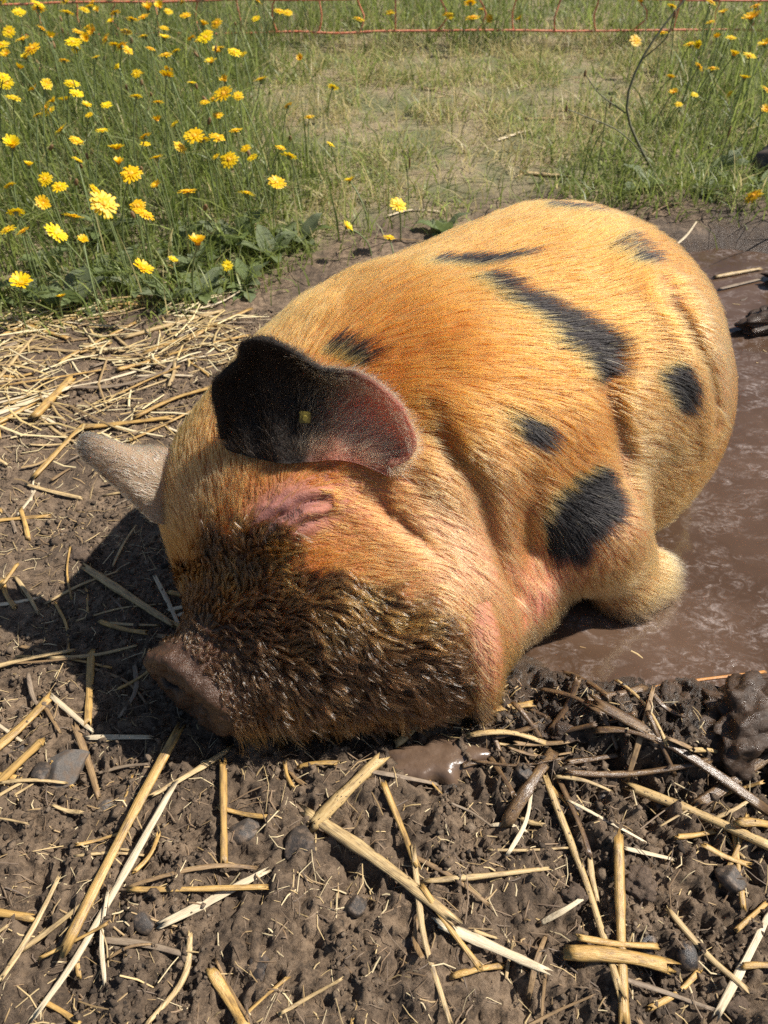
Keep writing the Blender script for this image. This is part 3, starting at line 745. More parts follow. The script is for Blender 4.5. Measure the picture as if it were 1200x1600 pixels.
folds = folds + (PART == 0) * (-0.0060 * np.exp(-(ed / 0.0036) ** 2) + 0.0050 * np.exp(-((ed - 0.010) / 0.0055) ** 2))
for _dz, _dep in (((0.0, 0.018, 0.010), 0.0045), ((0.004, 0.032, 0.014), 0.0030), ((0.0, -0.012, -0.016), 0.0035)):
    lid = seg_dist(PV, snap(EYE_SLIT + np.array(_dz)))
    folds = folds - (PART == 0) * _dep * np.exp(-(lid / 0.0042) ** 2)
PV = PV + PN * (wv * ws + wsn * np.sin(ring * 520 + vnoise(PV[:, 0] * 40, PV[:, 1] * 40, seed=3) * 2) * 0.0010 + np.where(PART == 0, slack, earw * ESIDE) + rough_mud * (PART == 0) + folds)[:, None]
PN = vert_normals(PV, PF)
# ------------------------------------------------------------------ colouring of hide and coat
SPOTS = [  # polyline on the hide, half-width at its ends (m), for each dark patch
    ([(0.106, 0.783, 0.378), (0.183, 0.744, 0.353), (0.234, 0.722, 0.319)], 0.010, 0.027),
    ([(0.195, 0.735, 0.345), (0.240, 0.719, 0.312)], 0.026, 0.014),
    ([(0.048, 0.826, 0.378), (0.095, 0.820, 0.380), (0.150, 0.836, 0.380)], 0.011, 0.003),
    ([(0.207, 0.975, 0.377), (0.258, 0.955, 0.386)], 0.010, 0.006),
    ([(0.264, 0.864, 0.382), (0.300, 0.843, 0.373)], 0.007, 0.009),
    ([(0.283, 0.887, 0.385), (0.316, 0.853, 0.374)], 0.005, 0.008),
    ([(0.341, 0.801, 0.341), (0.378, 0.782, 0.308)], 0.006, 0.009),
    ([(0.335, 0.738, 0.282), (0.355, 0.733, 0.262)], 0.018, 0.020),
    ([(0.129, 0.639, 0.307), (0.165, 0.637, 0.284)], 0.008, 0.014),
    ([(0.214, 0.600, 0.190), (0.238, 0.622, 0.198)], 0.040, 0.038),
    ([(0.205, 0.594, 0.162), (0.220, 0.594, 0.152)], 0.026, 0.020),
    ([(-0.061, 0.698, 0.346), (-0.026, 0.681, 0.348)], 0.009, 0.011),
    ([(0.395, 0.800, 0.020), (0.420, 0.790, 0.030)], 0.050, 0.030),
]
def spot_mask(P, soft=0.006):
    nz = fbm(P[:, 0] * 45, P[:, 1] * 45, P[:, 2] * 45, 3, seed=41) * 0.009
    m = np.zeros(len(P))
    for pts, r0, r1 in SPOTS:
        pts = np.array(pts); n = len(pts) - 1
        for i in range(n):
            a, b = pts[i], pts[i + 1]; ab = b - a
            t = np.clip(((P - a) @ ab) / (ab @ ab), 0, 1)
            d = np.linalg.norm(P - (a + t[:, None] * ab), axis=1)
            rr = r0 + (r1 - r0) * (i + t) / n
            m = np.maximum(m, 1 - sstep(-soft, soft, d - rr + nz))
    return m

# edge of the mud: a slanting plane across the face below the eye
_pa, _pb, _pc = np.array((-0.219, 0.559, 0.193)), np.array((-0.040, 0.510, 0.222)), np.array((0.094, 0.475, 0.135))
MUDN = np.cross(_pb - _pa, _pc - _pa); MUDN /= np.linalg.norm(MUDN)
if MUDN @ (SN - _pa) < 0: MUDN = -MUDN
def mud_mask(P):
    nz = fbm(P[:, 0] * 28, P[:, 1] * 28, P[:, 2] * 28, 3, seed=51) * 0.05
    h = (P - _pa) @ MUDN
    side = sstep(0.19, 0.13, P[:, 0] + 0.3 * np.maximum(P[:, 1] - 0.48, 0) * 3)
    # tongue of mud running up to the inner corner of the eye
    d = np.linalg.norm(P - np.array((-0.118, 0.512, 0.225)), axis=1)
    up = np.maximum(sstep(-0.006, 0.016, h + nz * 0.7), 1 - sstep(0.010, 0.034, d + nz * 0.4))
    return np.clip(up * side, 0, 1)
def lerp(a, b, t): return a + (np.array(b) - a) * t[:, None]

def hide_colour(P, part, eside=None, et=None, es=None):
    nz = fbm(P[:, 0] * 11, P[:, 1] * 11, P[:, 2] * 11, 3, seed=61)
    c = np.tile(np.array((0.44, 0.155, 0.035)), (len(P), 1))
    c = lerp(c, (0.60, 0.31, 0.19), 0.9 * near(P, (0.085, 0.545, 0.205), 0.075))        # pale cheek
    c = lerp(c, (0.56, 0.30, 0.15), 0.8 * near(P, (0.30, 0.69, 0.20), 0.10))            # belly
    c = lerp(c, (0.60, 0.34, 0.20), 0.8 * near(P, (0.44, 0.82, 0.25), 0.09))            # seat
    c = lerp(c, (0.66, 0.230, 0.170), 0.97 * near(P, (0.185, 0.560, 0.105), 0.068))     # pink dewlap
    c = lerp(c, (0.55, 0.22, 0.16), 0.7 * near(P, (-0.03, 0.572, 0.272), 0.040))
    c *= (1 + 0.16 * nz)[:, None]
    ey = np.exp(-(((P - np.array((-0.098, 0.540, 0.252))) @ EYE_M) ** 2 / np.array((0.046, 0.026, 0.030)) ** 2).sum(1))
    c = lerp(c, (0.37, 0.155, 0.125), np.clip(ey * 1.6, 0, 1) * (part == 0))
    es_ = seg_dist(P, EYE_SLIT); c = lerp(c, (0.025, 0.014, 0.012), 0.85 * np.exp(-(es_ / 0.0026) ** 2) * (part == 0))
    c = lerp(c, (0.13, 0.06, 0.045), np.exp(-(np.linalg.norm(P - np.array((-0.122, 0.526, 0.238)), axis=1) / 0.022) ** 2) * 0.8 * (part == 0))
    s = spot_mask(P) * (part == 0)
    c = lerp(c, (0.020, 0.017, 0.018), s)
    m = mud_mask(P) * (part == 0)
    mudc = np.array((0.055, 0.031, 0.018)) * (1 + 0.3 * fbm(P[:, 0] * 60, P[:, 1] * 60, P[:, 2] * 60, 2, seed=71))[:, None]
    c = c + (mudc - c) * (m * 0.93)[:, None]
    disc = np.exp(-(np.linalg.norm(P - SN, axis=1) / 0.062) ** 6) * (part == 0)
    dm = np.array((0.105, 0.062, 0.038)) * (1 + 0.35 * fbm(P[:, 0] * 80, P[:, 1] * 80, P[:, 2] * 80, 3, seed=72))[:, None]
    c = c + (dm - c) * disc[:, None]
    for sg_ in (-1, 1):
        ax_ = SN + SNL * 0.024 * sg_ + SNU * 0.002
        q_ = P - ax_; q_ = q_ - (q_ @ SNN)[:, None] * SNN
        c = lerp(c, (0.012, 0.008, 0.007), np.exp(-(np.linalg.norm(q_, axis=1) / 0.0150) ** 4) * (np.linalg.norm(P - SN, axis=1) < 0.05) * (part == 0))  # shade inside the nostril holes, painted into the hide colour as near-black
    if eside is not None:
        big = part == 1
        dark = np.clip(1.15 - sstep(0.52, 0.80, es + 0.10 * (1 - et)), 0, 1)
        ec = lerp(np.tile(np.array((0.66, 0.270, 0.190)), (len(P), 1)), (0.034, 0.026, 0.021), dark)
        c[big] = ec[big]
        far = part == 2
        c[far] = np.array((0.60, 0.47, 0.32)) * (1 + 0.2 * nz[far])[:, None]
        rimf = far & (et > 0.8)
        c[rimf] = c[rimf] * 0.7
        t3 = part == 3
        c[t3] = lerp(np.tile(np.array((0.52, 0.22, 0.130)), (len(P), 1)), (0.15, 0.075, 0.04), sstep(0.085, 0.03, P[:, 2]))[t3]
    c = lerp(c, (0.10, 0.060, 0.038), 0.8 * sstep(0.020, -0.006, P[:, 2]) * (P[:, 0] > 0.10))
    wet = np.maximum(m * 0.8, disc)
    return np.clip(c, 0.005, 0.9), wet

hide = Mat('pig_hide')
hc = hide.attr('col'); hw = hide.attr('wet')
geo = hide.n('ShaderNodeNewGeometry')
hn1 = hide.noise(420, 4, 0.6, geo.outputs['Position']); hn2 = hide.noise(1400, 2, 0.5, geo.outputs['Position'])
hcol = hide.mix(hide.math('MULTIPLY', hn1.outputs[0], 0.5), hc.outputs['Color'], (0.30, 0.11, 0.06), 'MULTIPLY')
hrough = hide.math('MULTIPLY_ADD', hw.outputs['Fac'], -0.40, 0.62)
hh = hide.math('ADD', hn1.outputs[0], hide.math('MULTIPLY', hn2.outputs[0], 0.4))
hb = hide.bsdf(Base_Color=hcol, Roughness=hrough, Normal=hide.bump(hh, 0.0016, 0.9))
hb.inputs['Subsurface Weight'].default_value = 0.25
hb.inputs['Subsurface Radius'].default_value = (0.008, 0.003, 0.002)
hb.inputs['Subsurface Scale'].default_value = 0.6
htr = hide.n('ShaderNodeBsdfTranslucent'); hide.l(hc.outputs['Color'], htr.inputs['Color'])
hmx = hide.n('ShaderNodeMixShader'); hide.l(hide.math('MULTIPLY', hide.attr('thin').outputs['Fac'], 0.5), hmx.inputs[0])
hide.l(hb.outputs[0], hmx.inputs[1]); hide.l(htr.outputs[0], hmx.inputs[2])
HIDE = hide.done(hmx.outputs[0])

pig_me = new_mesh('pig', PV, PF, HIDE)
pc, pw = hide_colour(PV, PART, ESIDE, ET, ES)
set_col(pig_me, 'col', pc); set_float(pig_me, 'wet', pw); set_float(pig_me, 'thin', ((PART == 1) | (PART == 2)).astype(float))
pig = obj('pig', pig_me)
tag(pig, 'ginger pig with black patches and a muddy snout, asleep half in the puddle', 'pig')

# ------------------------------------------------------------------ coat
GUIDES = [  # where, which way the hair lies, length, lift in degrees
    ((-0.195, 0.500, 0.125), (0.3, 0.5, 0.7), 0.012, 40), ((-0.201, 0.598, 0.26), (-0.1, 0.75, 0.6), 0.016, 20),
    ((-0.24, 0.62, 0.20), (-0.25, 0.85, 0.3), 0.018, 22), ((-0.15, 0.70, 0.31), (0.1, 0.9, 0.3), 0.020, 22), ((-0.204, 0.53, 0.174), (0.0, 0.5, 0.8), 0.014, 30),
    ((-0.14, 0.50, 0.20), (0.35, 0.25, 0.5), 0.014, 30), ((-0.129, 0.470, 0.165), (0.8, 0.0, 0.0), 0.018, 35), ((-0.15, 0.440, 0.09), (0.6, -0.2, -0.6), 0.022, 30),
    ((-0.102, 0.431, 0.084), (0.7, -0.1, -0.65), 0.026, 28), ((-0.06, 0.44, 0.13), (0.85, 0.0, -0.35), 0.024, 28),
    ((0.0, 0.502, 0.206), (0.9, 0.1, -0.2), 0.018, 18), ((0.0, 0.445, 0.12), (0.9, 0.0, -0.4), 0.026, 26), ((0.06, 0.45, 0.06), (0.8, 0.0, -0.6), 0.026, 28), ((-0.03, 0.43, 0.03), (0.6, -0.1, -0.8), 0.026, 28),
    ((0.094, 0.507, 0.171), (0.5, -0.1, -0.7), 0.020, 20), ((0.081, 0.578, 0.239), (0.65, -0.2, -0.5), 0.020, 16), ((-0.02, 0.59, 0.272), (0.7, 0.0, -0.1), 0.014, 16),
    ((-0.05, 0.55, 0.255), (0.8, 0.1, -0.1), 0.012, 14), ((-0.12, 0.57, 0.262), (0.2, 0.7, 0.5), 0.014, 16),
    ((0.17, 0.628, 0.269), (0.75, 0.0, -0.6), 0.022, 14), ((0.276, 0.592, 0.157), (0.5, 0.1, -0.85), 0.016, 14), ((0.23, 0.60, 0.12), (0.5, -0.1, -0.8), 0.016, 14), ((0.312, 0.591, 0.066), (0.75, -0.1, -0.5), 0.018, 26), ((0.36, 0.64, 0.03), (0.8, -0.2, -0.30), 0.030, 46),
    ((0.034, 0.649, 0.336), (0.8, 0.1, -0.2), 0.026, 15), ((0.217, 0.792, 0.365), (0.85, 0.35, -0.05), 0.026, 11), ((0.339, 0.841, 0.362), (0.75, 0.4, -0.3), 0.020, 11), ((0.25, 0.95, 0.385), (0.8, 0.55, 0), 0.022, 11),
    ((0.10, 0.90, 0.36), (0.8, 0.55, 0), 0.026, 12), ((-0.02, 0.80, 0.36), (0.8, 0.5, 0), 0.028, 14), ((-0.09, 0.76, 0.34), (0.6, 0.75, 0), 0.026, 18),
    ((0.294, 0.702, 0.254), (0.6, 0.35, -0.35), 0.024, 13), ((0.263, 0.662, 0.22), (0.6, 0.3, -0.4), 0.024, 13), ((0.35, 0.70, 0.12), (0.7, 0.25, -0.5), 0.024, 13), ((0.176, 0.557, 0.107), (0.35, -0.15, -0.9), 0.022, 22), ((0.15, 0.52, 0.07), (0.3, -0.2, -0.9), 0.022, 20), ((0.20, 0.60, 0.06), (0.5, 0, -0.8), 0.024, 20),
    ((-0.028, 0.749, 0.366), (0.8, 0.4, 0), 0.028, 14), ((0.44, 0.83, 0.25), (0.4, 0.3, -0.8), 0.018, 12), ((0.47, 0.95, 0.22), (0.3, 0.4, -0.8), 0.018, 12), ((0.36, 0.76, 0.25), (0.6, 0.2, -0.6), 0.022, 12), ((0.12, 0.70, 0.34), (0.85, 0.1, -0.2), 0.026, 13), ((0.16, 0.80, 0.375), (0.85, 0.3, 0), 0.026, 12),
]
GP = np.array([g[0] for g in GUIDES]); GD = np.array([g[1] for g in GUIDES], float); GD /= np.linalg.norm(GD, axis=1)[:, None]
GL = np.array([g[2] for g in GUIDES]); GE = np.array([g[3] for g in GUIDES])
def flow(P):
    D = np.zeros((len(P), 3)); L = np.zeros(len(P)); E = np.zeros(len(P)); W = np.zeros(len(P))
    for i in range(len(GP)):
        w = 1.0 / (np.sum((P - GP[i]) ** 2, 1) + 4e-4) ** 2
        D += GD[i] * w[:, None]; L += GL[i] * w; E += GE[i] * w; W += w
    return D / (np.linalg.norm(D, axis=1)[:, None] + 1e-9), L / W, E / W

TRI = np.concatenate([PF[:, [0, 1, 2]], PF[:, [0, 2, 3]]])
_v0, _v1, _v2 = PV[TRI[:, 0]], PV[TRI[:, 1]], PV[TRI[:, 2]]
TAREA = 0.5 * np.linalg.norm(np.cross(_v1 - _v0, _v2 - _v0), axis=1)
TCEN = (_v0 + _v1 + _v2) / 3
TPART = PART[TRI[:, 0]]

def scatter(n, weight, rng):
    w = TAREA * weight
    cdf = np.cumsum(w); cdf /= cdf[-1]
    t = np.searchsorted(cdf, rng.random(n))
    a, b = rng.random(n), rng.random(n); fl = a + b > 1; a[fl] = 1 - a[fl]; b[fl] = 1 - b[fl]
    bar = np.stack([1 - a - b, a, b], 1)
    tv = TRI[t]
    mixv = lambda X: (X[tv] * (bar[..., None] if X.ndim == 2 else bar)).sum(1)
    N = mixv(PN); N /= np.linalg.norm(N, axis=1)[:, None] + 1e-9
    return mixv(PV), N, PART[tv[:, 0]], mixv(ET), mixv(ES), mixv(ESIDE)

def unit(v): return v / (np.linalg.norm(v, axis=-1, keepdims=True) + 1e-9)

def grow(P, N, D, L, lift, rng, npt=5, bend=0.6, grav=0.0, curl=0.0):
    T = unit(D - N * np.sum(D * N, 1)[:, None])
    B = np.cross(N, T)
    out = [P - N * 0.0006]
    seg = L / (npt - 1)
    el = np.radians(lift)
    cur = P
    kink = rng.normal(0, 1, len(P)) * curl
    for i in range(npt - 1):
        e = el * (1 - bend * i / (npt - 2))
        d = T * np.cos(e)[:, None] + N * np.sin(e)[:, None] + B * (kink * (i / (npt - 2)))[:, None]
        d[:, 2] -= grav * i / (npt - 2)
        cur = cur + unit(d) * seg[:, None]
        out.append(cur)
    return np.stack(out, 1)

def clump(C, guides, amount, power=1.3):
    kd = KDTree(len(guides))
    for j, g in enumerate(guides): kd.insert(C[g, 0], j)
    kd.balance()
    near_i = np.array([kd.find(p)[1] for p in C[:, 0]])
    G = C[guides[near_i]]
    t = np.linspace(0, 1, C.shape[1]) ** power
    w = (amount[:, None] * t[None, :])[..., None]
    off = C[:, :1] - G[:, :1]
    return C + (G - C) * w

def hair_object(name, C, rad, colr, colt, mat, parent, taper=0.25):
    n, k = C.shape[:2]
    cv = bpy.data.hair_curves.new(name)
    cv.add_curves([k] * n)
    cv.attributes['position'].data.foreach_set('vector', np.ascontiguousarray(C, dtype=np.float32).ravel())
    t = np.linspace(0, 1, k)
    ra = cv.attributes.get('radius') or cv.attributes.new('radius', 'FLOAT', 'POINT')
    ra.data.foreach_set('value', (rad[:, None] * (1 - (1 - taper) * t[None, :] ** 1.5)).astype(np.float32).ravel())
    cc = np.ones((n, k, 4), dtype=np.float32)
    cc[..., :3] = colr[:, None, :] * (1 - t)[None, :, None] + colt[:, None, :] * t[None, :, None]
    at = cv.attributes.new('hcol', 'FLOAT_COLOR', 'POINT')
    at.data.foreach_set('color', cc.ravel())
    cv.materials.append(mat)
    o = bpy.data.objects.new(name, cv)
    link(o, parent)
    return o

def hair_mat(name, rough, radial, coat=0.0):
    m = Mat(name)
    h = m.n('ShaderNodeBsdfHairPrincipled')
    h.model = 'CHIANG'
    h.parametrization = 'COLOR'
    m.l(m.attr('hcol').outputs['Color'], h.inputs['Color'])
    h.inputs['Roughness'].default_value = rough
    h.inputs['Radial Roughness'].default_value = radial
    h.inputs['Coat'].default_value = coat
    h.inputs['IOR'].default_value = 1.42
    return m.done(h.outputs[0])
HAIR = hair_mat('coat_hair', 0.40, 0.6)
WETHAIR = hair_mat('muddy_hair', 0.20, 0.4, 0.6)

rng = np.random.default_rng(7)
_flow_t = TCEN
dens_wt = np.ones(len(TRI))
dens_wt[TCEN[:, 2] < -0.02] = 0
dens_wt[TPART == 1] = 0.0; dens_wt[TPART == 2] = 0.8; dens_wt[TPART == 3] = 0.45
mudT = mud_mask(TCEN) * (TPART == 0)
discT = (np.linalg.norm(TCEN - (SN + SNN * 0.01), axis=1) < 0.064) & (TPART == 0)
eyeT = np.exp(-(((TCEN - np.array((-0.098, 0.540, 0.252))) @ EYE_M) ** 2 / np.array((0.048, 0.028, 0.034)) ** 2).sum(1))
eyeD = np.where(eyeT > 0.42, 0.07, np.clip(1.2 - eyeT, 0.2, 1))
pinkT = near(TCEN, (0.185, 0.560, 0.105), 0.05) + 0.75 * near(TCEN, (0.09, 0.545, 0.205), 0.06)
clean_w = dens_wt * (1 - mudT) * (~discT) * eyeD * (1 - 0.72 * np.clip(pinkT, 0, 1)) * np.where(TCEN[:, 1] - TCEN[:, 0] * 0.7 > 0.95, 0.4, 1.0)

# --- dry ginger coat
NCOAT = 185000
P, N, pt, et, es, esd = scatter(NCOAT, clean_w, rng)
D, L, E = flow(P)
sw = fbm(P[:, 0] * 22, P[:, 1] * 22, P[:, 2] * 22, 2, seed=81) * 0.28
Bn = np.cross(N, D)
D = unit(D + Bn * sw[:, None] + rng.normal(0, 0.075, D.shape))
L = L * rng.uniform(0.8, 1.5, len(P)) * (1 + 0.25 * sstep(0.22, 0.34, P[:, 2]) * (P[:, 0] > 0)); E = E * rng.uniform(0.40, 1.0, len(P)) + rng.exponential(1.5, len(P))
far = pt == 2; L[far] *= 0.35; D[far] = unit(np.array((-0.7, 0.45, -0.1)) + rng.normal(0, 0.15, (far.sum(), 3)))
ts = pt == 3; L[ts] *= 0.7
C = grow(P, N, D, L, E, rng, 5, 0.6, 0.05, 0.10)
gsel = rng.choice(len(P), 14000, replace=False)
C = clump(C, gsel, rng.uniform(0.1, 0.55, len(P)))
spot = spot_mask(P, 0.004) * (pt == 0) > rng.uniform(0.3, 0.7, len(P))
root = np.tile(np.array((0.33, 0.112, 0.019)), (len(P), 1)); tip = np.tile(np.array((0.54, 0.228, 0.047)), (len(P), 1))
pale = np.clip(0.9 * near(P, (0.085, 0.545, 0.205), 0.09) + 0.8 * near(P, (0.30, 0.68, 0.18), 0.10) + 1.1 * near(P, (0.45, 0.82, 0.26), 0.09)
               + 0.9 * near(P, (0.34, 0.62, 0.05), 0.09) + 0.8 * near(P, (0.18, 0.55, 0.08), 0.08) + 0.5 * near(P, (-0.2, 0.58, 0.24), 0.06), 0, 1)
root = lerp(root, (0.50, 0.27, 0.10), pale * 0.85); tip = lerp(tip, (0.70, 0.46, 0.21), pale * 0.85)
redw = np.clip(near(P, (0.20, 0.66, 0.26), 0.08) + near(P, (-0.20, 0.66, 0.27), 0.08) + near(P, (0.10, 0.68, 0.33), 0.07), 0, 1)
root = lerp(root, (0.36, 0.090, 0.012), redw * 0.8); tip = lerp(tip, (0.52, 0.17, 0.026), redw * 0.7)
root[far] = (0.62, 0.50, 0.34); tip[far] = (0.82, 0.70, 0.50)
root[ts] = root[ts] * 0.8; low = ts & (P[:, 2] < 0.06)
root[low] = (0.14, 0.06, 0.02); tip[low] = (0.22, 0.10, 0.035)
v = rng.uniform(0.60, 1.08, len(P))[:, None]; root = root * v; tip = tip * v
soaked = sstep(0.034, 0.000, P[:, 2] + rng.normal(0, 0.006, len(P))) * (P[:, 0] > 0.10)
root = lerp(root, (0.10, 0.060, 0.036), soaked * 0.85); tip = lerp(tip, (0.19, 0.115, 0.065), soaked * 0.85)
bright = (rng.random(len(P)) < 0.20) & (soaked < 0.3)
tip[bright] = tip[bright] * 0.4 + np.array((0.80, 0.47, 0.14)) * 0.6
root[spot] = (0.007, 0.006, 0.006); tip[spot] = (0.012, 0.010, 0.010)
pale_in_spot = spot & (rng.random(len(P)) < 0.03)
root[pale_in_spot] = (0.30, 0.18, 0.06); tip[pale_in_spot] = (0.6, 0.38, 0.14)
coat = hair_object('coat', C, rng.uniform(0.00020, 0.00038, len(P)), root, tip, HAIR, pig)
tag(coat, 'ginger and black bristles lying along the body', kind='stuff')

# --- wet, muddy bristles on the face
NM = 52000
P, N, pt, et, es, esd = scatter(NM, dens_wt * mudT * (~discT) * (TPART == 0) * np.where(TCEN[:, 2] < 0.004, 0.1, 1), rng)
D, L, E = flow(P)
sw = fbm(P[:, 0] * 30, P[:, 1] * 30, P[:, 2] * 30, 2, seed=91) * 1.3
D = unit(D + np.cross(N, D) * sw[:, None] + rng.normal(0, 0.16, D.shape))
deep = np.clip(mud_mask(P), 0, 1)
L = L * rng.uniform(0.9, 1.6, len(P)) * (0.30 + 0.70 * sstep(0.065, 0.11, np.linalg.norm(P - SN, axis=1))); E = E * rng.uniform(0.5, 1.35, len(P)) + 3
C = grow(P, N, D, L, E, rng, 6, 0.65, 0.30, 0.45)
gsel = rng.choice(len(P), 2900, replace=False)
C = clump(C, gsel, np.where(rng.random(len(P)) < 0.12, rng.uniform(0.2, 0.6, len(P)), rng.uniform(0.88, 1.0, len(P))), 0.5)
C = C + (fbm(C[..., 0] * 160, C[..., 1] * 160, C[..., 2] * 160, 1, seed=95) * 0.0012)[..., None] * np.linspace(0, 1, 6)[None, :, None]
mixv = np.clip(fbm(P[:, 0] * 30, P[:, 1] * 30, P[:, 2] * 30, 2, seed=97) * 1.2 + rng.normal(0, 0.30, len(P)) + 0.16 - 0.75 * sstep(0.19, 0.10, P[:, 2] + 0.25 * np.maximum(P[:, 0], 0)), 0, 1)
root = lerp(np.tile(np.array((0.045, 0.024, 0.012)), (len(P), 1)), (0.12, 0.056, 0.018), mixv)
tip = lerp(np.tile(np.array((0.085, 0.047, 0.024)), (len(P), 1)), (0.40, 0.205, 0.060), mixv)
# longer strands hanging from the edge of the jaw
Q, Nq, *_ = scatter(900, (TPART == 0) * (mudT > 0.3) * (~discT) * ((TCEN[:, 2] > 0.012) & (TCEN[:, 2] < 0.075) & (TCEN[:, 1] < 0.50) & (TCEN[:, 0] > -0.17)), rng)
Dq, Lq, Eq = flow(Q)
Dq = unit(Dq * 0.5 + np.array((0.15, -0.45, -0.8)) + rng.normal(0, 0.25, Dq.shape))
Cq = grow(Q, Nq, Dq, rng.uniform(0.022, 0.046, len(Q)), rng.uniform(25, 55, len(Q)), rng, 6, 0.7, 0.35, 0.3)
Cq = clump(Cq, rng.choice(len(Q), 110, replace=False), rng.uniform(0.6, 0.95, len(Q)), 0.9)
C = np.concatenate([C, Cq]); root = np.concatenate([root, np.tile((0.10, 0.048, 0.020), (len(Q), 1))]); tip = np.concatenate([tip, np.tile((0.26, 0.13, 0.045), (len(Q), 1))])
muddy = hair_object('muddy_bristles', C, rng.uniform(0.00026, 0.00050, len(C)), root, tip, WETHAIR, pig, 0.35)
tag(muddy, 'wet bristles stuck together with brown mud', kind='stuff')

# --- fine hair of the ears, lashes of the closed eye
earW = (TPART == 1) * np.where(np.sum((TCEN - np.array((-0.07, 0.60, 0.30))) ** 2, 1) > 0, 1.0, 0)
P, N, pt, et, es, esd = scatter(15000, earW * 1.0, rng)
upd = unit(np.stack([0.25 + (es - 0.5) * 1.4, 0.1 + 0 * es, 0.9 - es * 0.8], 1))
inner = (N[:, 1] < 0)
D = unit(upd + rng.normal(0, 0.25, upd.shape))
L = rng.uniform(0.006, 0.013, len(P)) * np.where(et > 0.85, 0.6, 1.0) * np.where(inner & (es > 0.45), 1.9, 1.0)
E = rng.uniform(15, 50, len(P))
C = grow(P, N, D, L, E, rng, 4, 0.3, 0.1, 0.2)
darkness = 1 - sstep(0.46, 0.66, es + rng.normal(0, 0.06, len(P)))
root = lerp(np.tile(np.array((0.62, 0.38, 0.20)), (len(P), 1)), (0.022, 0.017, 0.014), darkness)
tip = lerp(np.tile(np.array((0.78, 0.55, 0.32)), (len(P), 1)), (0.045, 0.034, 0.027), darkness)
eh = hair_object('ear_hair', C, rng.uniform(0.00014, 0.00026, len(P)), root, tip, HAIR, pig)
tag(eh, 'fine hair on the ear, dark inside and pale towards the pink end', kind='stuff')
sl = resample(EYE_SLIT, 90)[8:70]
base = np.repeat(sl[4:], 1, 0) + rng.normal(0, 0.0012, (len(sl) - 4, 3)) + np.array((0.0, -0.002, 0.001))
Nn = unit(np.tile(np.array((0.0, -0.55, 0.83)), (len(base), 1)))
Dd = unit(np.tile(np.array((0.18, -0.75, -0.45)), (len(base), 1)) + rng.normal(0, 0.14, base.shape))
C = grow(base, Nn, Dd, rng.uniform(0.009, 0.015, len(base)), rng.uniform(10, 35, len(base)), rng, 5, 0.4, 0.1, 0.1)
k1 = np.tile(np.array((0.02, 0.015, 0.012)), (len(base), 1))
lash = hair_object('eyelashes', C, np.full(len(base), 0.00018), k1, k1 * 1.5, HAIR, pig)
tag(lash, 'dark lashes of the closed eye', kind='stuff')

# --- small yellow tag clipped inside the dark ear
tm = Mat('tag_plastic'); tb = tm.bsdf(Base_Color=(0.15, 0.115, 0.018), Roughness=0.55)
bm = bmesh.new(); bmesh.ops.create_cube(bm, size=1.0)
for vtx in bm.verts: vtx.co = Vector((vtx.co.x * 0.011, vtx.co.y * 0.003, vtx.co.z * 0.012))
bmesh.ops.bevel(bm, geom=bm.edges[:], offset=0.001, segments=2, affect='EDGES')
bmesh.ops.create_cone(bm, cap_ends=True, segments=14, radius1=0.003, radius2=0.0025, depth=0.005, matrix=Matrix.Rotation(R(90), 4, 'X') @ Matrix.Translation((0, 0, 0.002)))
tme = bpy.data.meshes.new('ear_tag'); bm.to_mesh(tme); bm.free(); tme.materials.append(tm.done(tb.outputs[0]))
et_o = obj('ear_tag', tme, pig)
et_o.location = (-0.078, 0.602, 0.330); et_o.rotation_euler = (R(-20), R(8), R(6))
tag(et_o, 'small yellow plastic tag inside the dark ear')
# ------------------------------------------------------------------ straw
def straw_material(name, c0, c1, c2, rough=0.5, dirt=0.40, spots=0.0):
    m = Mat(name)
    tc = m.n('ShaderNodeTexCoord').outputs['Object']; oi = m.n('ShaderNodeObjectInfo')
    off = m.n('ShaderNodeVectorMath', operation='ADD'); m.l(tc, off.inputs[0]); m.l(oi.outputs['Random'], off.inputs[1])
    fib = m.noise(1.0, 4, 0.65, m.mapping(off.outputs[0], (14, 900, 900)))
    blot = m.noise(1.0, 4, 0.6, m.mapping(off.outputs[0], (60, 220, 220)))
    col = m.ramp(fib.outputs[0], [(0.25, c0), (0.5, c1), (0.75, c2)])
    col = m.mix(m.math('MULTIPLY', oi.outputs['Random'], 0.35), col.outputs[0], tuple(0.55 * v for v in c1))
    dm = m.ramp(blot.outputs[0], [(0.56 - 0.25 * dirt, (0, 0, 0)), (0.80 - 0.25 * dirt, (1, 1, 1))])
    col = m.mix(m.math('MULTIPLY', dm.outputs[0], min(1.0, 0.35 + dirt)), col, (0.075, 0.046, 0.030))
    if spots:
        sp = m.noise(1.0, 1, 0.5, m.mapping(off.outputs[0], (260, 520, 520)))
        col = m.mix(m.ramp(sp.outputs[0], [(0.66, (0, 0, 0)), (0.70, (1, 1, 1))]).outputs[0], col, (0.03, 0.02, 0.015))
    b = m.bsdf(Base_Color=col, Roughness=rough, Normal=m.bump(fib.outputs[0], 0.0009, 0.9))
    return m.done(b.outputs[0])
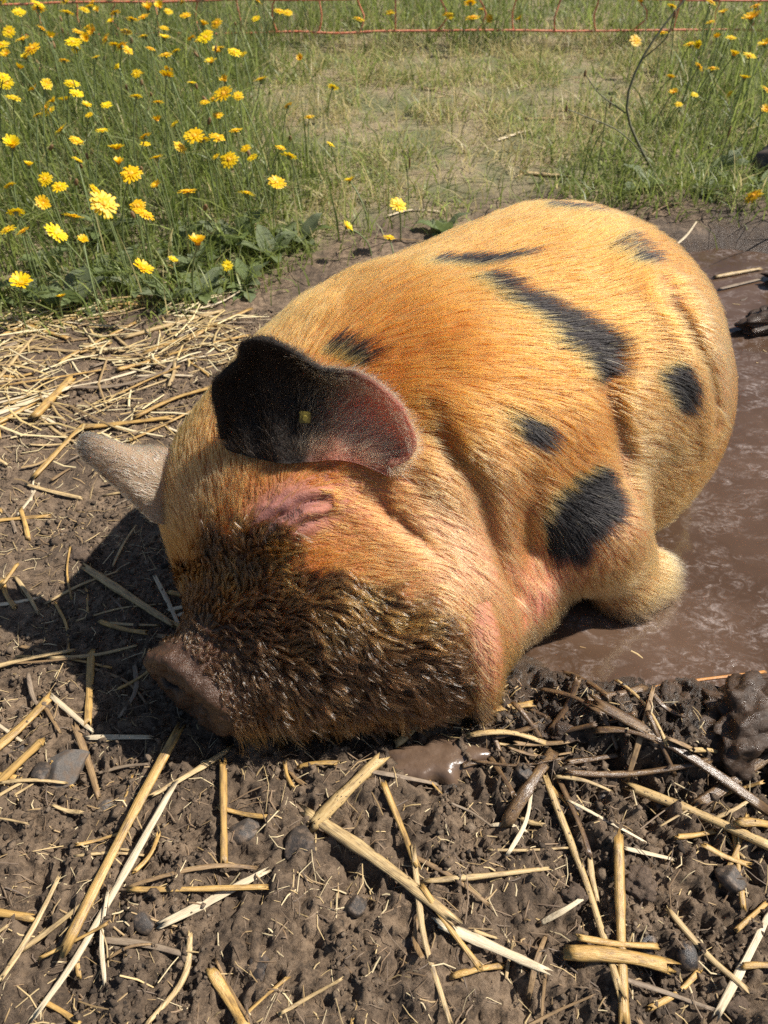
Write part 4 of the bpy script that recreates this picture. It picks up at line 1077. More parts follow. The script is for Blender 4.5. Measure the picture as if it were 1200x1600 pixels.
STRAW_M = {
    'g': straw_material('straw_golden', (0.34, 0.19, 0.055), (0.52, 0.315, 0.095), (0.68, 0.47, 0.19), 0.42, 0.38),
    'p': straw_material('straw_pale', (0.36, 0.24, 0.11), (0.52, 0.365, 0.17), (0.68, 0.53, 0.30), 0.5, 0.38),
    'w': straw_material('straw_whitish', (0.45, 0.34, 0.21), (0.64, 0.52, 0.34), (0.76, 0.66, 0.48), 0.5, 0.15),
    'b': straw_material('straw_brown', (0.16, 0.095, 0.042), (0.28, 0.175, 0.080), (0.42, 0.28, 0.14), 0.55),
    'd': straw_material('straw_weathered', (0.14, 0.10, 0.065), (0.24, 0.175, 0.115), (0.36, 0.28, 0.19), 0.6, 0.35),
    'm': straw_material('straw_muddy', (0.085, 0.050, 0.026), (0.17, 0.102, 0.050), (0.36, 0.23, 0.10), 0.28, 0.6, 0.4),
    'n': straw_material('straw_spotted', (0.36, 0.23, 0.09), (0.52, 0.355, 0.15), (0.64, 0.48, 0.25), 0.45, 0.3, 1.0),
    'o': straw_material('stem_orange', (0.40, 0.15, 0.035), (0.55, 0.24, 0.06), (0.62, 0.32, 0.10), 0.4, 0.05),
}
srng = np.random.default_rng(11)
def straw_mesh(name, pts2, w, kind, lift=0.0, zoff=None):
    """a stalk: flattened ribbed tube along the points, resting on the ground; returns mesh in local space, and its origin"""
    pts2 = np.array(pts2, float)
    p3 = resample(np.column_stack([pts2, np.zeros(len(pts2))]), 14)
    gz = ground_smooth(p3[:, 0], p3[:, 1]); gd = ground_z(p3[:, 0], p3[:, 1])
    if kind == 'float': z = np.full(14, WATER_Z + 0.001)
    else:
        s = np.linspace(-1, 1, 14)
        top = np.maximum(gd, WATER_Z)
        A = np.column_stack([np.ones(14), s, s * s]); co = np.linalg.lstsq(A, top, rcond=None)[0]
        co[2] *= 0.6
        z = A @ co
        z = z + max(0.0, np.percentile(top - z, 88)) * 0.95 + w * 0.30 + 0.001
    p3[:, 2] = z + lift
    org = p3[0].copy(); ax = p3[-1] - p3[0]; Ln = np.linalg.norm(ax)
    q = Vector(ax).to_track_quat('X', 'Z'); Mi = np.array(q.to_matrix())
    C = (p3 - org) @ Mi
    T = np.gradient(C, axis=0); T = unit(T)
    Bv = unit(np.cross(np.array((0, 0, 1.0)), T)); Nv = np.cross(T, Bv)
    flat = srng.uniform(0.30, 0.75) if kind in 'gpnm' else srng.uniform(0.16, 0.35)
    n = 10; a = np.linspace(0, 2 * math.pi, n, endpoint=False)
    twist = srng.uniform(-0.5, 0.5)
    V = []
    for i in range(14):
        t = i / 13
        ww = w * 0.5 * (1 + 0.10 * math.sin(7 * t + srng.uniform(0, 0.6)))
        if kind in 'wpbd': ww *= (0.55 + 0.45 * math.sin(math.pi * min(1, 0.15 + t * 0.8)))
        node = 1.0
        for tn in (0.36, 0.74):
            node += 0.28 * math.exp(-((t - tn) / 0.03) ** 2) * (Ln > 0.10)
        th = a + twist * (t - 0.5)
        rib = 1 + 0.07 * np.cos(5 * a)
        ring = C[i] + np.outer(np.cos(th) * rib * ww * node, Bv[i]) + np.outer(np.sin(th) * rib * ww * flat * node, Nv[i])
        if i in (0, 13):      # torn ends
            ring = ring + np.outer(srng.uniform(-1, 1, n) * w * 0.75, T[i])
        V.append(ring)
    # hollow mouths: an inner ring set back from each end
    for i, sg in ((0, 1), (13, -1)):
        ring = C[i] + (V[i] - C[i]) * 0.45 + T[i] * sg * w * 0.7
        V.append(ring)
    V = np.concatenate(V)
    F = []
    for i in range(13):
        for j in range(n): F.append((i * n + j, i * n + (j + 1) % n, (i + 1) * n + (j + 1) % n, (i + 1) * n + j))
    for j in range(n):
        F.append((14 * n + j, 14 * n + (j + 1) % n, (j + 1) % n, j))
        F.append((13 * n + j, 13 * n + (j + 1) % n, 15 * n + (j + 1) % n, 15 * n + j))
    me = new_mesh(name, V, np.array(F), STRAW_M['o' if kind == 'float' else kind])
    return me, org, q

def straw(pts2, w, kind, label=None, group=None, lift=0.0, name='straw'):
    me, org, q = straw_mesh(name, pts2, w, kind, lift)
    o = obj(name, me); o.location = org; o.rotation_mode = 'QUATERNION'; o.rotation_quaternion = q
    return tag(o, label, 'straw', group)

def beside(x, y, what, fallback, reach=0.055):
    """names the nearest of the straws that have a label of their own"""
    best, bl = reach, None
    for pts2, w, kind, label in STRAWS:
        q = resample(np.column_stack([np.array(pts2), np.zeros(len(pts2))]), 12)
        d = np.min(np.hypot(q[:, 0] - x, q[:, 1] - y))
        if d < best and len(label.split()) + len(what.split()) + 3 <= 16: best, bl = d, label
    return fallback if bl is None else what + ' close to the ' + bl
for i, (pts2, w, kind, label) in enumerate(STRAWS):
    kd_ = 'float' if kind == 'o' else kind
    straw(pts2, w * 0.9, kd_, label, lift=0.004 if i in (0, 1, 17, 29) else 0.0)

def body_free(x, y):            # not under the pig
    return field_at(np.array([[x, y, 0.03]]))[0] > 0.015 or x < -0.33 or y > 1.25 or y < 0.37
KIND_WORD = {'g': 'golden', 'p': 'pale', 'w': 'whitish', 'b': 'brown', 'd': 'greyish', 'm': 'mud soaked', 'n': 'spotted'}
kinds = ['g', 'p', 'w', 'g', 'p', 'b', 'd']
def litter(n, xr, yr, lr, wr, label, group, ang=None, pool_ok=False, dens=None, kk=kinds):
    made = 0; tries = 0
    while made < n and tries < n * 40:
        tries += 1
        x = srng.uniform(*xr); y = srng.uniform(*yr); L = srng.uniform(*lr)
        if dens is not None and srng.random() > dens(x, y): continue
        a = srng.uniform(0, math.pi) if ang is None else srng.normal(ang[0], ang[1])
        dx, dy = math.cos(a) * L / 2, math.sin(a) * L / 2
        if not (body_free(x, y) and body_free(x - dx, y - dy) and body_free(x + dx, y + dy)): continue
        if not pool_ok and pool_dist(x, y) < 0.03: continue
        b = srng.normal(0, 0.10) * L
        pts = [(x - dx, y - dy), (x - dy / L * b, y + dx / L * b), (x + dx, y + dy)]
        kd_ = kk[srng.integers(len(kk))]; cls = KIND_WORD[kd_] + (' bit of' if L < 0.6 * lr[0] + 0.4 * lr[1] else ' length of')
        full = beside(x, y, cls.replace(' length of', '').replace(' bit of', '') + (' short' if 'bit' in cls else '') + ' straw', cls + ' ' + label) if y < 0.49 else cls + ' ' + label
        straw(pts, srng.uniform(*wr), kd_, full, group + ', ' + cls + ' straw', lift=srng.uniform(-0.003, 0.003))
        made += 1
litter(78, (-0.95, -0.30), (1.02, 1.42), (0.05, 0.24), (0.004, 0.0085), 'straw in the dense straw litter along the foot of the meadow', 'straw litter below the meadow', (0.25, 0.55), dens=lambda x, y: 0.35 + 0.65 * math.exp(-((y - 1.20) / 0.13) ** 2))
litter(34, (-0.80, -0.30), (0.66, 1.02), (0.03, 0.14), (0.003, 0.007), 'straw on the bare mud near the grey ear', 'straw beside the ear')
litter(34, (-0.52, -0.23), (0.40, 0.66), (0.03, 0.15), (0.003, 0.007), 'straw in or beside the shadow of the head', 'straw by the head shadow', (-0.5, 0.6))
litter(30, (-0.42, -0.02), (0.14, 0.40), (0.02, 0.08), (0.0022, 0.005), 'straw on the crumbly soil before the snout', 'straw before the snout')
litter(32, (0.0, 0.42), (0.14, 0.40), (0.02, 0.09), (0.0022, 0.006), 'straw on the dark lumpy soil before the puddle', 'straw before the puddle', (0.1, 0.9))
litter(22, (0.10, 0.36), (0.40, 0.485), (0.03, 0.10), (0.003, 0.008), 'straw in the trampled heap at the puddle bank', 'wet straw of the bank', (-0.3, 0.6), pool_ok=True, kk=['m', 'm', 'b', 'n'])
litter(26, (-0.10, 1.0), (1.45, 3.0), (0.04, 0.16), (0.004, 0.008), 'straw on the trampled dry ground behind the pig', 'straw behind the pig', (0.1, 0.5), kk=['w', 'p', 'b'])

# chaff, rootlets and thin broken straw too many to count
chm = Mat('chaff'); chc = chm.attr('col')
CHAFF = chm.done(chm.bsdf(Base_Color=chc.outputs['Color'], Roughness=0.6).outputs[0])
def strew(name, cx, cy, cl, cw, pal, label, hi=0.0, ang=None):
    cn = len(cx)
    ca = srng.uniform(0, 2 * math.pi, cn) if ang is None else srng.normal(ang[0], ang[1], cn)
    lay = srng.uniform(0, hi, cn) if hi else np.zeros(cn)
    P0 = np.stack([cx, cy, ground_z(cx, cy) + 0.0008 + lay], 1)
    d2 = np.stack([np.cos(ca), np.sin(ca), np.zeros(cn)], 1)
    P2 = P0 + d2 * cl[:, None]; P2[:, 2] = ground_z(P2[:, 0], P2[:, 1]) + 0.0015 + lay * srng.uniform(0.3, 1.6, cn)
    P1 = (P0 + P2) / 2 + np.stack([-d2[:, 1], d2[:, 0], 0 * ca], 1) * (srng.normal(0, 0.10, cn) * cl)[:, None]
    P1[:, 2] = np.maximum(ground_z(P1[:, 0], P1[:, 1]) + 0.0012, P1[:, 2])
    sdv = np.stack([-d2[:, 1], d2[:, 0], 0 * ca], 1) * cw[:, None]; upv = np.array((0, 0, 1.0))[None] * cw[:, None] * 0.7
    vs_ = []
    for Pq, k in ((P0, 1.0), (P1, 1.1), (P2, 0.7)):
        vs_ += [Pq - sdv * k, Pq + upv * k, Pq + sdv * k]
    V = np.stack(vs_, 1).reshape(-1, 3)
    b9 = (np.arange(cn) * 9)[:, None]
    F = np.concatenate([b9 + np.array(f)[None] for f in ((0, 1, 4, 3), (1, 2, 5, 4), (3, 4, 7, 6), (4, 5, 8, 7))])
    me = new_mesh(name, V, F, CHAFF)
    pal = np.array(pal)
    set_col(me, 'col', np.repeat(pal[srng.integers(len(pal), size=cn)] * srng.uniform(0.7, 1.1, cn)[:, None], 9, 0))
    return tag(obj(name, me), label, 'straw litter', kind='stuff')
cn = 9500
cx = srng.uniform(-0.62, 0.62, cn); cy = srng.uniform(0.12, 1.35, cn)
okc = (pool_dist(cx, cy) > 0.025) & (np.hypot((cx - 0.05) / 0.33, (cy - 0.72) / 0.30) > 0.75)
cx, cy = cx[okc], cy[okc]; cn = len(cx)
strew('chaff', cx, cy, srng.gamma(2.2, 0.0065, cn) + 0.003, srng.uniform(0.00022, 0.0007, cn),
      [(0.50, 0.36, 0.17), (0.36, 0.24, 0.11), (0.22, 0.14, 0.075), (0.60, 0.48, 0.28), (0.12, 0.08, 0.05), (0.18, 0.12, 0.07)], 'fine chaff, rootlets and straw fibres strewn over the mud')
cn = 130
cx = srng.uniform(0.2, 1.0, cn); cy = srng.uniform(0.5, 1.5, cn); okc = (pool_dist(cx, cy) < -0.03)
cx, cy = cx[okc], cy[okc]; cn = len(cx)
fl_ = strew('floating_specks', cx, cy, srng.gamma(2.0, 0.004, cn) + 0.002, srng.uniform(0.0005, 0.0013, cn), [(0.50, 0.36, 0.17), (0.36, 0.22, 0.09), (0.10, 0.07, 0.045)], 'specks of chaff floating on the puddle')
_v = np.empty(len(fl_.data.vertices) * 3, dtype=np.float32); fl_.data.vertices.foreach_get('co', _v); _v = _v.reshape(-1, 3)
_v[:, 2] = WATER_Z + 0.0006 + np.tile(np.array((0, 0.0006, 0) * 3), len(_v) // 9); fl_.data.vertices.foreach_set('co', _v.ravel())
cn = 1500
cx = srng.uniform(-1.05, -0.16, cn); cy = 1.20 + srng.normal(0, 0.14, cn)
okc = (edge_dist(cx, cy) < 0.06) & (cy > 0.80) & (cx + 0.9 * (cy - 1.1) < -0.14) & (fbm(cx * 6, cy * 9, oct=2, seed=191) > 0.02)
cx, cy = cx[okc], cy[okc]; cn = len(cx)
strew('broken_straw', cx, cy, srng.gamma(2.6, 0.019, cn) + 0.012, srng.uniform(0.0007, 0.0021, cn),
      [(0.55, 0.40, 0.17), (0.62, 0.50, 0.27), (0.42, 0.29, 0.12), (0.68, 0.57, 0.34), (0.30, 0.20, 0.09)], 'thin broken straw matted along the foot of the meadow', 0.012, (0.2, 0.7))

# ------------------------------------------------------------------ crumbs of soil, stones, clods
def lump_mesh(name, seed, mat, sub=3, amp=0.35, freq=1.6, sq=(1, 1, 0.7), fine=0.0):
    bm = bmesh.new(); bmesh.ops.create_icosphere(bm, subdivisions=sub, radius=1.0)
    co = np.array([v.co[:] for v in bm.verts])
    d = 1 + amp * fbm(co[:, 0] * freq + seed, co[:, 1] * freq, co[:, 2] * freq, 3, seed=seed) + fine * fbm(co[:, 0] * 7 + seed, co[:, 1] * 7, co[:, 2] * 7, 3, seed=seed + 9)
    co = co * d[:, None] * np.array(sq)
    for v, c_ in zip(bm.verts, co): v.co = c_
    for f in bm.faces: f.smooth = True
    me = bpy.data.meshes.new(name); bm.to_mesh(me); bm.free(); me.materials.append(mat)
    return me
def facet_mesh(name, seed, mat, sq, planes=11):
    r_ = np.random.default_rng(seed)
    bm = bmesh.new(); bmesh.ops.create_icosphere(bm, subdivisions=4, radius=1.0)
    co = np.array([v.co[:] for v in bm.verts])
    for _ in range(planes):
        nn = unit(r_.normal(0, 1, 3)); dd = r_.uniform(0.50, 0.85)
        ex = np.maximum(co @ nn - dd, 0); co = co - np.outer(ex * 0.93, nn)
    co = co + unit(co) * (0.035 * fbm(co[:, 0] * 5 + seed, co[:, 1] * 5, co[:, 2] * 5, 3, seed=seed))[:, None]
    for v, c_ in zip(bm.verts, co * np.array(sq)): v.co = c_
    for f in bm.faces: f.smooth = True
    me = bpy.data.meshes.new(name); bm.to_mesh(me); bm.free(); me.materials.append(mat)
    return me
def stone_mat(name, c0, c1, rough):
    m = Mat(name); tc = m.n('ShaderNodeTexCoord').outputs['Object']
    nz = m.noise(2.2, 6, 0.65, tc); nf = m.noise(16, 4, 0.6, tc)
    col = m.mix(m.ramp(nz.outputs[0], [(0.46, (0, 0, 0)), (0.62, (1, 1, 1))]).outputs[0], m.ramp(nf.outputs[0], [(0.3, c0), (0.7, c1)]).outputs[0], (0.14, 0.10, 0.07))
    b = m.bsdf(Base_Color=col, Roughness=rough, Normal=m.bump(nf.outputs[0], 0.0015, 0.5))
    return m.done(b.outputs[0])
ST_M = {'smooth': stone_mat('wet_pebble', (0.026, 0.023, 0.022), (0.050, 0.044, 0.041), 0.32), 'dark': stone_mat('dark_stone', (0.026, 0.021, 0.018), (0.060, 0.048, 0.039), 0.5),
        'grey': stone_mat('grey_stone', (0.085, 0.075, 0.066), (0.16, 0.14, 0.12), 0.75)}
WETSOIL = Mat('wet_clod_soil')
tcw = WETSOIL.n('ShaderNodeTexCoord').outputs['Object']
wn_ = WETSOIL.noise(3, 5, 0.65, tcw); wf_ = WETSOIL.noise(12, 5, 0.7, tcw)
WET_CLOD = WETSOIL.done(WETSOIL.bsdf(Base_Color=WETSOIL.ramp(wn_.outputs[0], [(0.3, (0.022, 0.013, 0.008)), (0.7, (0.085, 0.052, 0.032))]).outputs[0], Specular_IOR_Level=0.35, Roughness=WETSOIL.ramp(WETSOIL.noise(5, 4, 0.6, tcw).outputs[0], [(0.4, (0.16, 0.16, 0.16)), (0.6, (0.65, 0.65, 0.65))]).outputs[0], Normal=WETSOIL.bump(wf_.outputs[0], 0.0022, 0.8)).outputs[0])
DC = Mat('dry_clod_soil')
tcd = DC.n('ShaderNodeTexCoord').outputs['Object']
DRY_CLOD = DC.done(DC.bsdf(Base_Color=DC.ramp(DC.noise(6, 5, 0.7, tcd).outputs[0], [(0.3, (0.060, 0.040, 0.027)), (0.7, (0.19, 0.13, 0.088))]).outputs[0], Roughness=0.9, Normal=DC.bump(DC.noise(20, 5, 0.7, tcd).outputs[0], 0.002, 1.0)).outputs[0])
st_meshes = {'smooth': [lump_mesh('pebble', s, ST_M['smooth'], 3, 0.18, 0.9, (1, 0.85, 0.7)) for s in (1, 2)],
             'dark': [facet_mesh('stone', s, ST_M['dark'], (1.25, 0.95, 0.75)) for s in (3, 4, 5)],
             'grey': [facet_mesh('stone', s, ST_M['grey'], (1.25, 1.0, 0.7)) for s in (6, 7)],
             'clod': [lump_mesh('clod', s, DRY_CLOD, 4, 0.45, 1.6, (1, 0.9, 0.65), 0.25) for s in (8, 9)]}
ST_LAB = {'smooth': ('pebble', 'smooth wet black pebble half sunk in the dark soil', 'stone', 'black pebbles'),
          'dark': ('stone', 'dark rough stone half buried in the crumbly soil', 'stone', 'dark stones'),
          'grey': ('stone', 'dull grey angular stone among the straw left of the snout', 'stone', 'grey stones'),
          'clod': ('soil_clod', 'dark crumbly clod of earth on bare soil', 'clod', 'earth clods')}
for i, (x, y, r, k) in enumerate(STONES):
    nm, lab, cat, grp = ST_LAB[k]
    o = obj(nm, st_meshes[k][i % len(st_meshes[k])])
    o.location = (x, y, float(ground_z(x, y)) - r * 0.22); o.scale = (r, r, r); o.rotation_euler = (srng.uniform(-0.3, 0.3), srng.uniform(-0.3, 0.3), srng.uniform(0, 6))
    tag(o, beside(x, y, {'smooth': 'wet black pebble', 'dark': 'dark stone', 'grey': 'dull grey stone', 'clod': 'crumbly dark clod'}[k], lab), cat, grp)
for me_n, loc, sc, rz, lab in ((31, (0.405, 0.452, 0.012), (0.062, 0.052, 0.048), 0.4, 'big glossy wet clod of mud at the front bank of the puddle'),
                               (32, (0.335, 0.470, 0.0), (0.034, 0.026, 0.024), 1.2, 'smaller wet mud clod sunk between stalks and the puddle'),
                               (33, (0.455, 0.405, 0.0), (0.045, 0.035, 0.030), 2.2, 'low wet mud clod under the muddy leaning stalk'),
                               (34, (0.205, 0.448, 0.0), (0.036, 0.022, 0.018), 0.2, 'wet lump of mud among the soaked straw below the tassel'),
                               (35, (0.80, 1.335, 0.0), (0.085, 0.045, 0.035), 0.3, 'flat mud mound standing in the far end of the puddle'),
                               (36, (0.92, 1.50, 0.0), (0.11, 0.05, 0.04), -0.2, 'dark mud mound below the weeds at the far puddle edge')):
    o = obj('mud_clod', lump_mesh('mud_clod', me_n, WET_CLOD, 5, 0.80, 1.5, (1, 1, 0.8), 0.15))
    o.location = loc; o.scale = sc; o.rotation_euler = (0, 0, rz); tag(o, lab, 'mud clod')
o = obj('rock', lump_mesh('rock', 41, ST_M['dark'], 4, 0.35, 1.2, (1, 0.9, 0.75), 0.05))
o.location = (1.02, 2.00, 0.05); o.scale = (0.085, 0.06, 0.065); tag(o, 'black rock lying in the weeds beyond the puddle', 'rock')

crn = 52000
cx = srng.uniform(-0.60, 0.62, crn); cy = 0.12 + srng.random(crn) ** 1.25 * 1.25
ok_ = (pool_dist(cx, cy) > 0.02) & (np.hypot((cx - 0.05) / 0.33, (cy - 0.72) / 0.30) > 0.80) & (fbm(cx * 9, cy * 9, oct=2, seed=161) > -0.25)
cx, cy = cx[ok_], cy[ok_]; crn = len(cx)
ico = np.array([(1, 0, 0), (0.3, 0.95, 0), (-0.8, 0.6, 0), (-0.8, -0.6, 0), (0.3, -0.95, 0), (0, 0, 1), (0, 0, -1)], float)
icf = np.array([(i, (i + 1) % 5, 5) for i in range(5)] + [((i + 1) % 5, i, 6) for i in range(5)])
cr = np.clip(srng.lognormal(-6.45, 0.55, crn), 0.0006, 0.0070)
jit = 1 + srng.normal(0, 0.38, (crn, len(ico), 1))
V = ico[None] * jit * cr[:, None, None] * np.array((1, 0.9, 0.6))
ang_ = srng.uniform(0, 6.28, crn); ca_, sa_ = np.cos(ang_)[:, None], np.sin(ang_)[:, None]
V = np.stack([V[..., 0] * ca_ - V[..., 1] * sa_, V[..., 0] * sa_ + V[..., 1] * ca_, V[..., 2]], -1)
V = V + np.stack([cx, cy, ground_z(cx, cy) + cr * 0.30], 1)[:, None, :]
F = (np.arange(crn) * len(ico))[:, None, None] + icf[None]
crumb = new_mesh('soil_crumbs', V.reshape(-1, 3), F.reshape(-1, 3), SOIL, smooth=False)
kk_ = len(ico)
set_float(crumb, 'wet', np.repeat(np.clip(sstep(0.13, 0.01, pool_dist(cx, cy)), 0, 1), kk_)); set_float(crumb, 'meadow', np.zeros(crn * kk_)); set_float(crumb, 'tone', np.repeat(srng.normal(0.02, 0.36, crn), kk_))
tag(obj('soil_crumbs', crumb), 'crumbs of brown soil strewn over the bare ground', 'soil', kind='stuff')
# ------------------------------------------------------------------ meadow: grass is one mass
mrng = np.random.default_rng(23)
leafm = Mat('grass_blade')
lc = leafm.attr('col').outputs['Color']
lp = leafm.bsdf(Base_Color=lc, Roughness=0.45)
ltr = leafm.n('ShaderNodeBsdfTranslucent'); leafm.l(lc, ltr.inputs['Color'])
lmx = leafm.n('ShaderNodeMixShader'); lmx.inputs[0].default_value = 0.55
leafm.l(lp.outputs[0], lmx.inputs[1]); leafm.l(ltr.outputs[0], lmx.inputs[2])
BLADE = leafm.done(lmx.outputs[0])

def blades(name, x, y, h, w, lean, col, label, seg=4):
    n = len(x)
    z = ground_z(x, y) - 0.004
    a = mrng.uniform(0, 2 * math.pi, n); la = mrng.uniform(0, 2 * math.pi, n)
    side = np.stack([np.cos(a), np.sin(a), 0 * a], 1); ld = np.stack([np.cos(la), np.sin(la), 0 * la], 1)
    V = np.zeros((n, 2 * seg + 1, 3))
    for i in range(seg + 1):
        t = i / seg
        c_ = np.stack([x, y, z], 1) + ld * (lean * h * t ** 1.8)[:, None]
        c_[:, 2] += h * (t - 0.35 * np.minimum(lean, 1.6) * t * t)
        ww = w * (1 - 0.85 * t ** 1.5) * 0.5
        if i < seg:
            V[:, 2 * i] = c_ - side * ww[:, None]; V[:, 2 * i + 1] = c_ + side * ww[:, None]
        else: V[:, 2 * seg] = c_
    k = 2 * seg + 1
    b = (np.arange(n) * k)[:, None]
    fs = [b + np.array([2 * i, 2 * i + 1, 2 * i + 3, 2 * i + 2])[None] for i in range(seg - 1)]
    tri = b + np.array([2 * seg - 2, 2 * seg - 1, 2 * seg, 2 * seg])[None]
    # the last face as a narrow quad keeps one array of faces
    V2 = np.concatenate([V, (V[:, 2 * seg:2 * seg + 1] + side[:, None, :] * 0.0003)], 1)
    b2 = (np.arange(n) * (k + 1))[:, None]
    fs = [b2 + np.array([2 * i, 2 * i + 1, 2 * i + 3, 2 * i + 2])[None] for i in range(seg - 1)] + [b2 + np.array([2 * seg - 2, 2 * seg - 1, 2 * seg + 1, 2 * seg])[None]]
    me = new_mesh(name, V2.reshape(-1, 3), np.concatenate(fs), BLADE)
    shade = np.concatenate([np.repeat(np.linspace(0.8, 1.1, seg), 2), [1.15, 1.15]])
    set_col(me, 'col', np.repeat(col, k + 1, 0))
    o = obj(name, me)
    return tag(o, label, 'grass', kind='stuff')

def candidates(n, y0, y1):
    y = y0 + (y1 - y0) * mrng.random(n) ** 0.8
    hw = 0.40 * (y + 0.75) + 0.35
    x = mrng.uniform(-1, 1, n) * hw
    return x, y
def green(n, kind):
    base = np.array([(0.195, 0.240, 0.050), (0.270, 0.315, 0.085), (0.145, 0.190, 0.048), (0.310, 0.325, 0.120), (0.50, 0.42, 0.20)])
    p = {'lush': (0.32, 0.30, 0.20, 0.13, 0.05), 'dry': (0.04, 0.10, 0.02, 0.20, 0.64), 'far': (0.26, 0.30, 0.16, 0.2, 0.08)}[kind]
    return base[mrng.choice(5, n, p=p)] * mrng.uniform(0.8, 1.45, n)[:, None]
# tall meadow
x, y = candidates(90000, 1.28, 6.5)
ed_ = edge_dist(x, y); lu = lush(x, y)
pr = sstep(-0.03, 0.10, ed_) * sstep(0.05, 0.85, lu) / (1 + np.maximum(y - 2.2, 0) ** 2 * 0.35)
k = mrng.random(len(x)) < pr
x, y = x[k], y[k]; n = len(x); e_ = edge_dist(x, y)
h = mrng.gamma(4, 0.027, n) * (0.35 + 0.65 * sstep(0.0, 0.45, e_)) * (0.25 + 0.75 * lush(x, y)) * np.where(x > 0.4, 0.75, 1.0) * (1 - 0.45 * sstep(3.0, 4.0, y)) + 0.02
blades('tall_grass', x, y, h, mrng.uniform(0.0024, 0.0068, n) * (1 + 0.12 * np.maximum(y - 2, 0)), np.abs(mrng.normal(0.65, 0.6, n)), green(n, 'lush'), 'tall green meadow grass among the yellow flowers')
print('tall', n)
# thin wiry stems among it
x, y = candidates(16000, 1.32, 5.0)
k = mrng.random(len(x)) < sstep(0.0, 0.2, edge_dist(x, y)) * sstep(0.35, 0.8, lush(x, y)) * 0.6
x, y = x[k], y[k]; n = len(x)
h = mrng.uniform(0.12, 0.30, n) * (0.4 + 0.6 * sstep(0.0, 0.5, edge_dist(x, y))) * np.where(x > 0.4, 0.7, 1.0) * (1 - 0.4 * sstep(3.0, 4.0, y))
blades('wiry_stems', x, y, h, np.full(n, 0.0022), np.abs(mrng.normal(0.45, 0.4, n)), np.array((0.22, 0.25, 0.12)) * mrng.uniform(0.7, 1.3, n)[:, None], 'thin grey green stems in the meadow')
# trampled short grass in the middle
x, y = candidates(70000, 1.50, 4.2)
lu = lush(x, y)
tuft = sstep(-0.25, 0.35, fbm(x * 6, y * 6, oct=2, seed=171))
k = mrng.random(len(x)) < sstep(-0.05, 0.22, edge_dist(x, y)) * sstep(0.75, 0.3, lu) * (0.25 + 0.75 * tuft)
x, y = x[k], y[k]; n = len(x)
h = mrng.gamma(4, 0.0125, n) + 0.010
cdry = green(n, 'dry'); gmix = (fbm(x * 4, y * 4, oct=2, seed=172) > 0.0)[:, None]
cdry = np.where(gmix & (mrng.random((n, 1)) < 0.45), green(n, 'lush') * 1.15, cdry)
blades('trampled_grass', x, y, h, mrng.uniform(0.0022, 0.0048, n), np.abs(mrng.normal(1.1, 0.6, n)), cdry, 'short dry trampled grass behind the pig', 3)
print('short', n)
# low weedy cover along the meadow's foot and right bank
x, y = candidates(30000, 1.22, 2.4)
e_ = edge_dist(x, y)
k = mrng.random(len(x)) < np.exp(-((e_ - 0.02) / 0.10) ** 2) * np.where(x < -0.15, 0.7, np.where(x > 0.45, 0.8, 0.18))
x, y = x[k], y[k]; n = len(x)
blades('edge_grass', x, y, mrng.gamma(4, 0.014, n) + 0.01, mrng.uniform(0.002, 0.005, n), np.abs(mrng.normal(0.8, 0.5, n)), green(n, 'lush'), 'low grass along the edge of the bare mud', 3)

# ------------------------------------------------------------------ broad-leaved plants at the meadow's foot
leaf_m = Mat('broad_leaf')
tcl = leaf_m.n('ShaderNodeTexCoord').outputs['Object']; oil = leaf_m.n('ShaderNodeObjectInfo').outputs['Random']
lcol = leaf_m.ramp(leaf_m.noise(30, 4, 0.6, tcl).outputs[0], [(0.3, (0.115, 0.165, 0.040)), (0.7, (0.205, 0.255, 0.090))])
lcol2 = leaf_m.mix(oil, lcol.outputs[0], (0.19, 0.22, 0.12))
lpb = leaf_m.bsdf(Base_Color=lcol2, Roughness=0.42, Normal=leaf_m.bump(leaf_m.noise(120, 3, 0.6, tcl).outputs[0], 0.002, 0.6))
ltt = leaf_m.n('ShaderNodeBsdfTranslucent'); leaf_m.l(lcol2, ltt.inputs['Color'])
lms = leaf_m.n('ShaderNodeMixShader'); lms.inputs[0].default_value = 0.4
leaf_m.l(lpb.outputs[0], lms.inputs[1]); leaf_m.l(ltt.outputs[0], lms.inputs[2])
LEAF = leaf_m.done(lms.outputs[0])
def leaf_mesh(seed, lobed):
    V = []; F = []; n = 12
    for i in range(n + 1):
        t = i / n
        w = (math.sin(math.pi * t ** 0.75) ** 0.8) * 0.22 + 0.012
        if lobed: w *= 1 + 0.35 * math.sin(t * 24 + seed)
        z = 0.45 * t - 0.42 * t * t + 0.02 * math.sin(9 * t + seed)
        for u in (-1, -0.5, 0, 0.5, 1):
            V.append((t, u * w, z + 0.10 * abs(u) * w * 3 + 0.015 * math.sin(14 * t + 3 * u + seed)))
    for i in range(n):
        for j in range(4):
            F.append((i * 5 + j, i * 5 + j + 1, i * 5 + j + 6, i * 5 + j + 5))
    return new_mesh('leaf', V, F, LEAF)
leaves = [leaf_mesh(s, s % 2) for s in range(5)]
def rosette(x, y, size, nleaf, label, group):
    e = empty('broad_leaved_plant', (x, y, float(ground_z(x, y)) - 0.002))
    tag(e, label, 'plant', group)
    a0 = mrng.uniform(0, 6)
    for i in range(nleaf):
        o = obj('leaf', leaves[mrng.integers(5)], e)
        s = size * mrng.uniform(0.65, 1.15)
        o.scale = (s, s * mrng.uniform(0.75, 1.2), s); o.rotation_euler = (mrng.uniform(-0.3, 0.3), mrng.uniform(-0.75, 0.05), a0 + i * 2.4 + mrng.uniform(-0.3, 0.3))
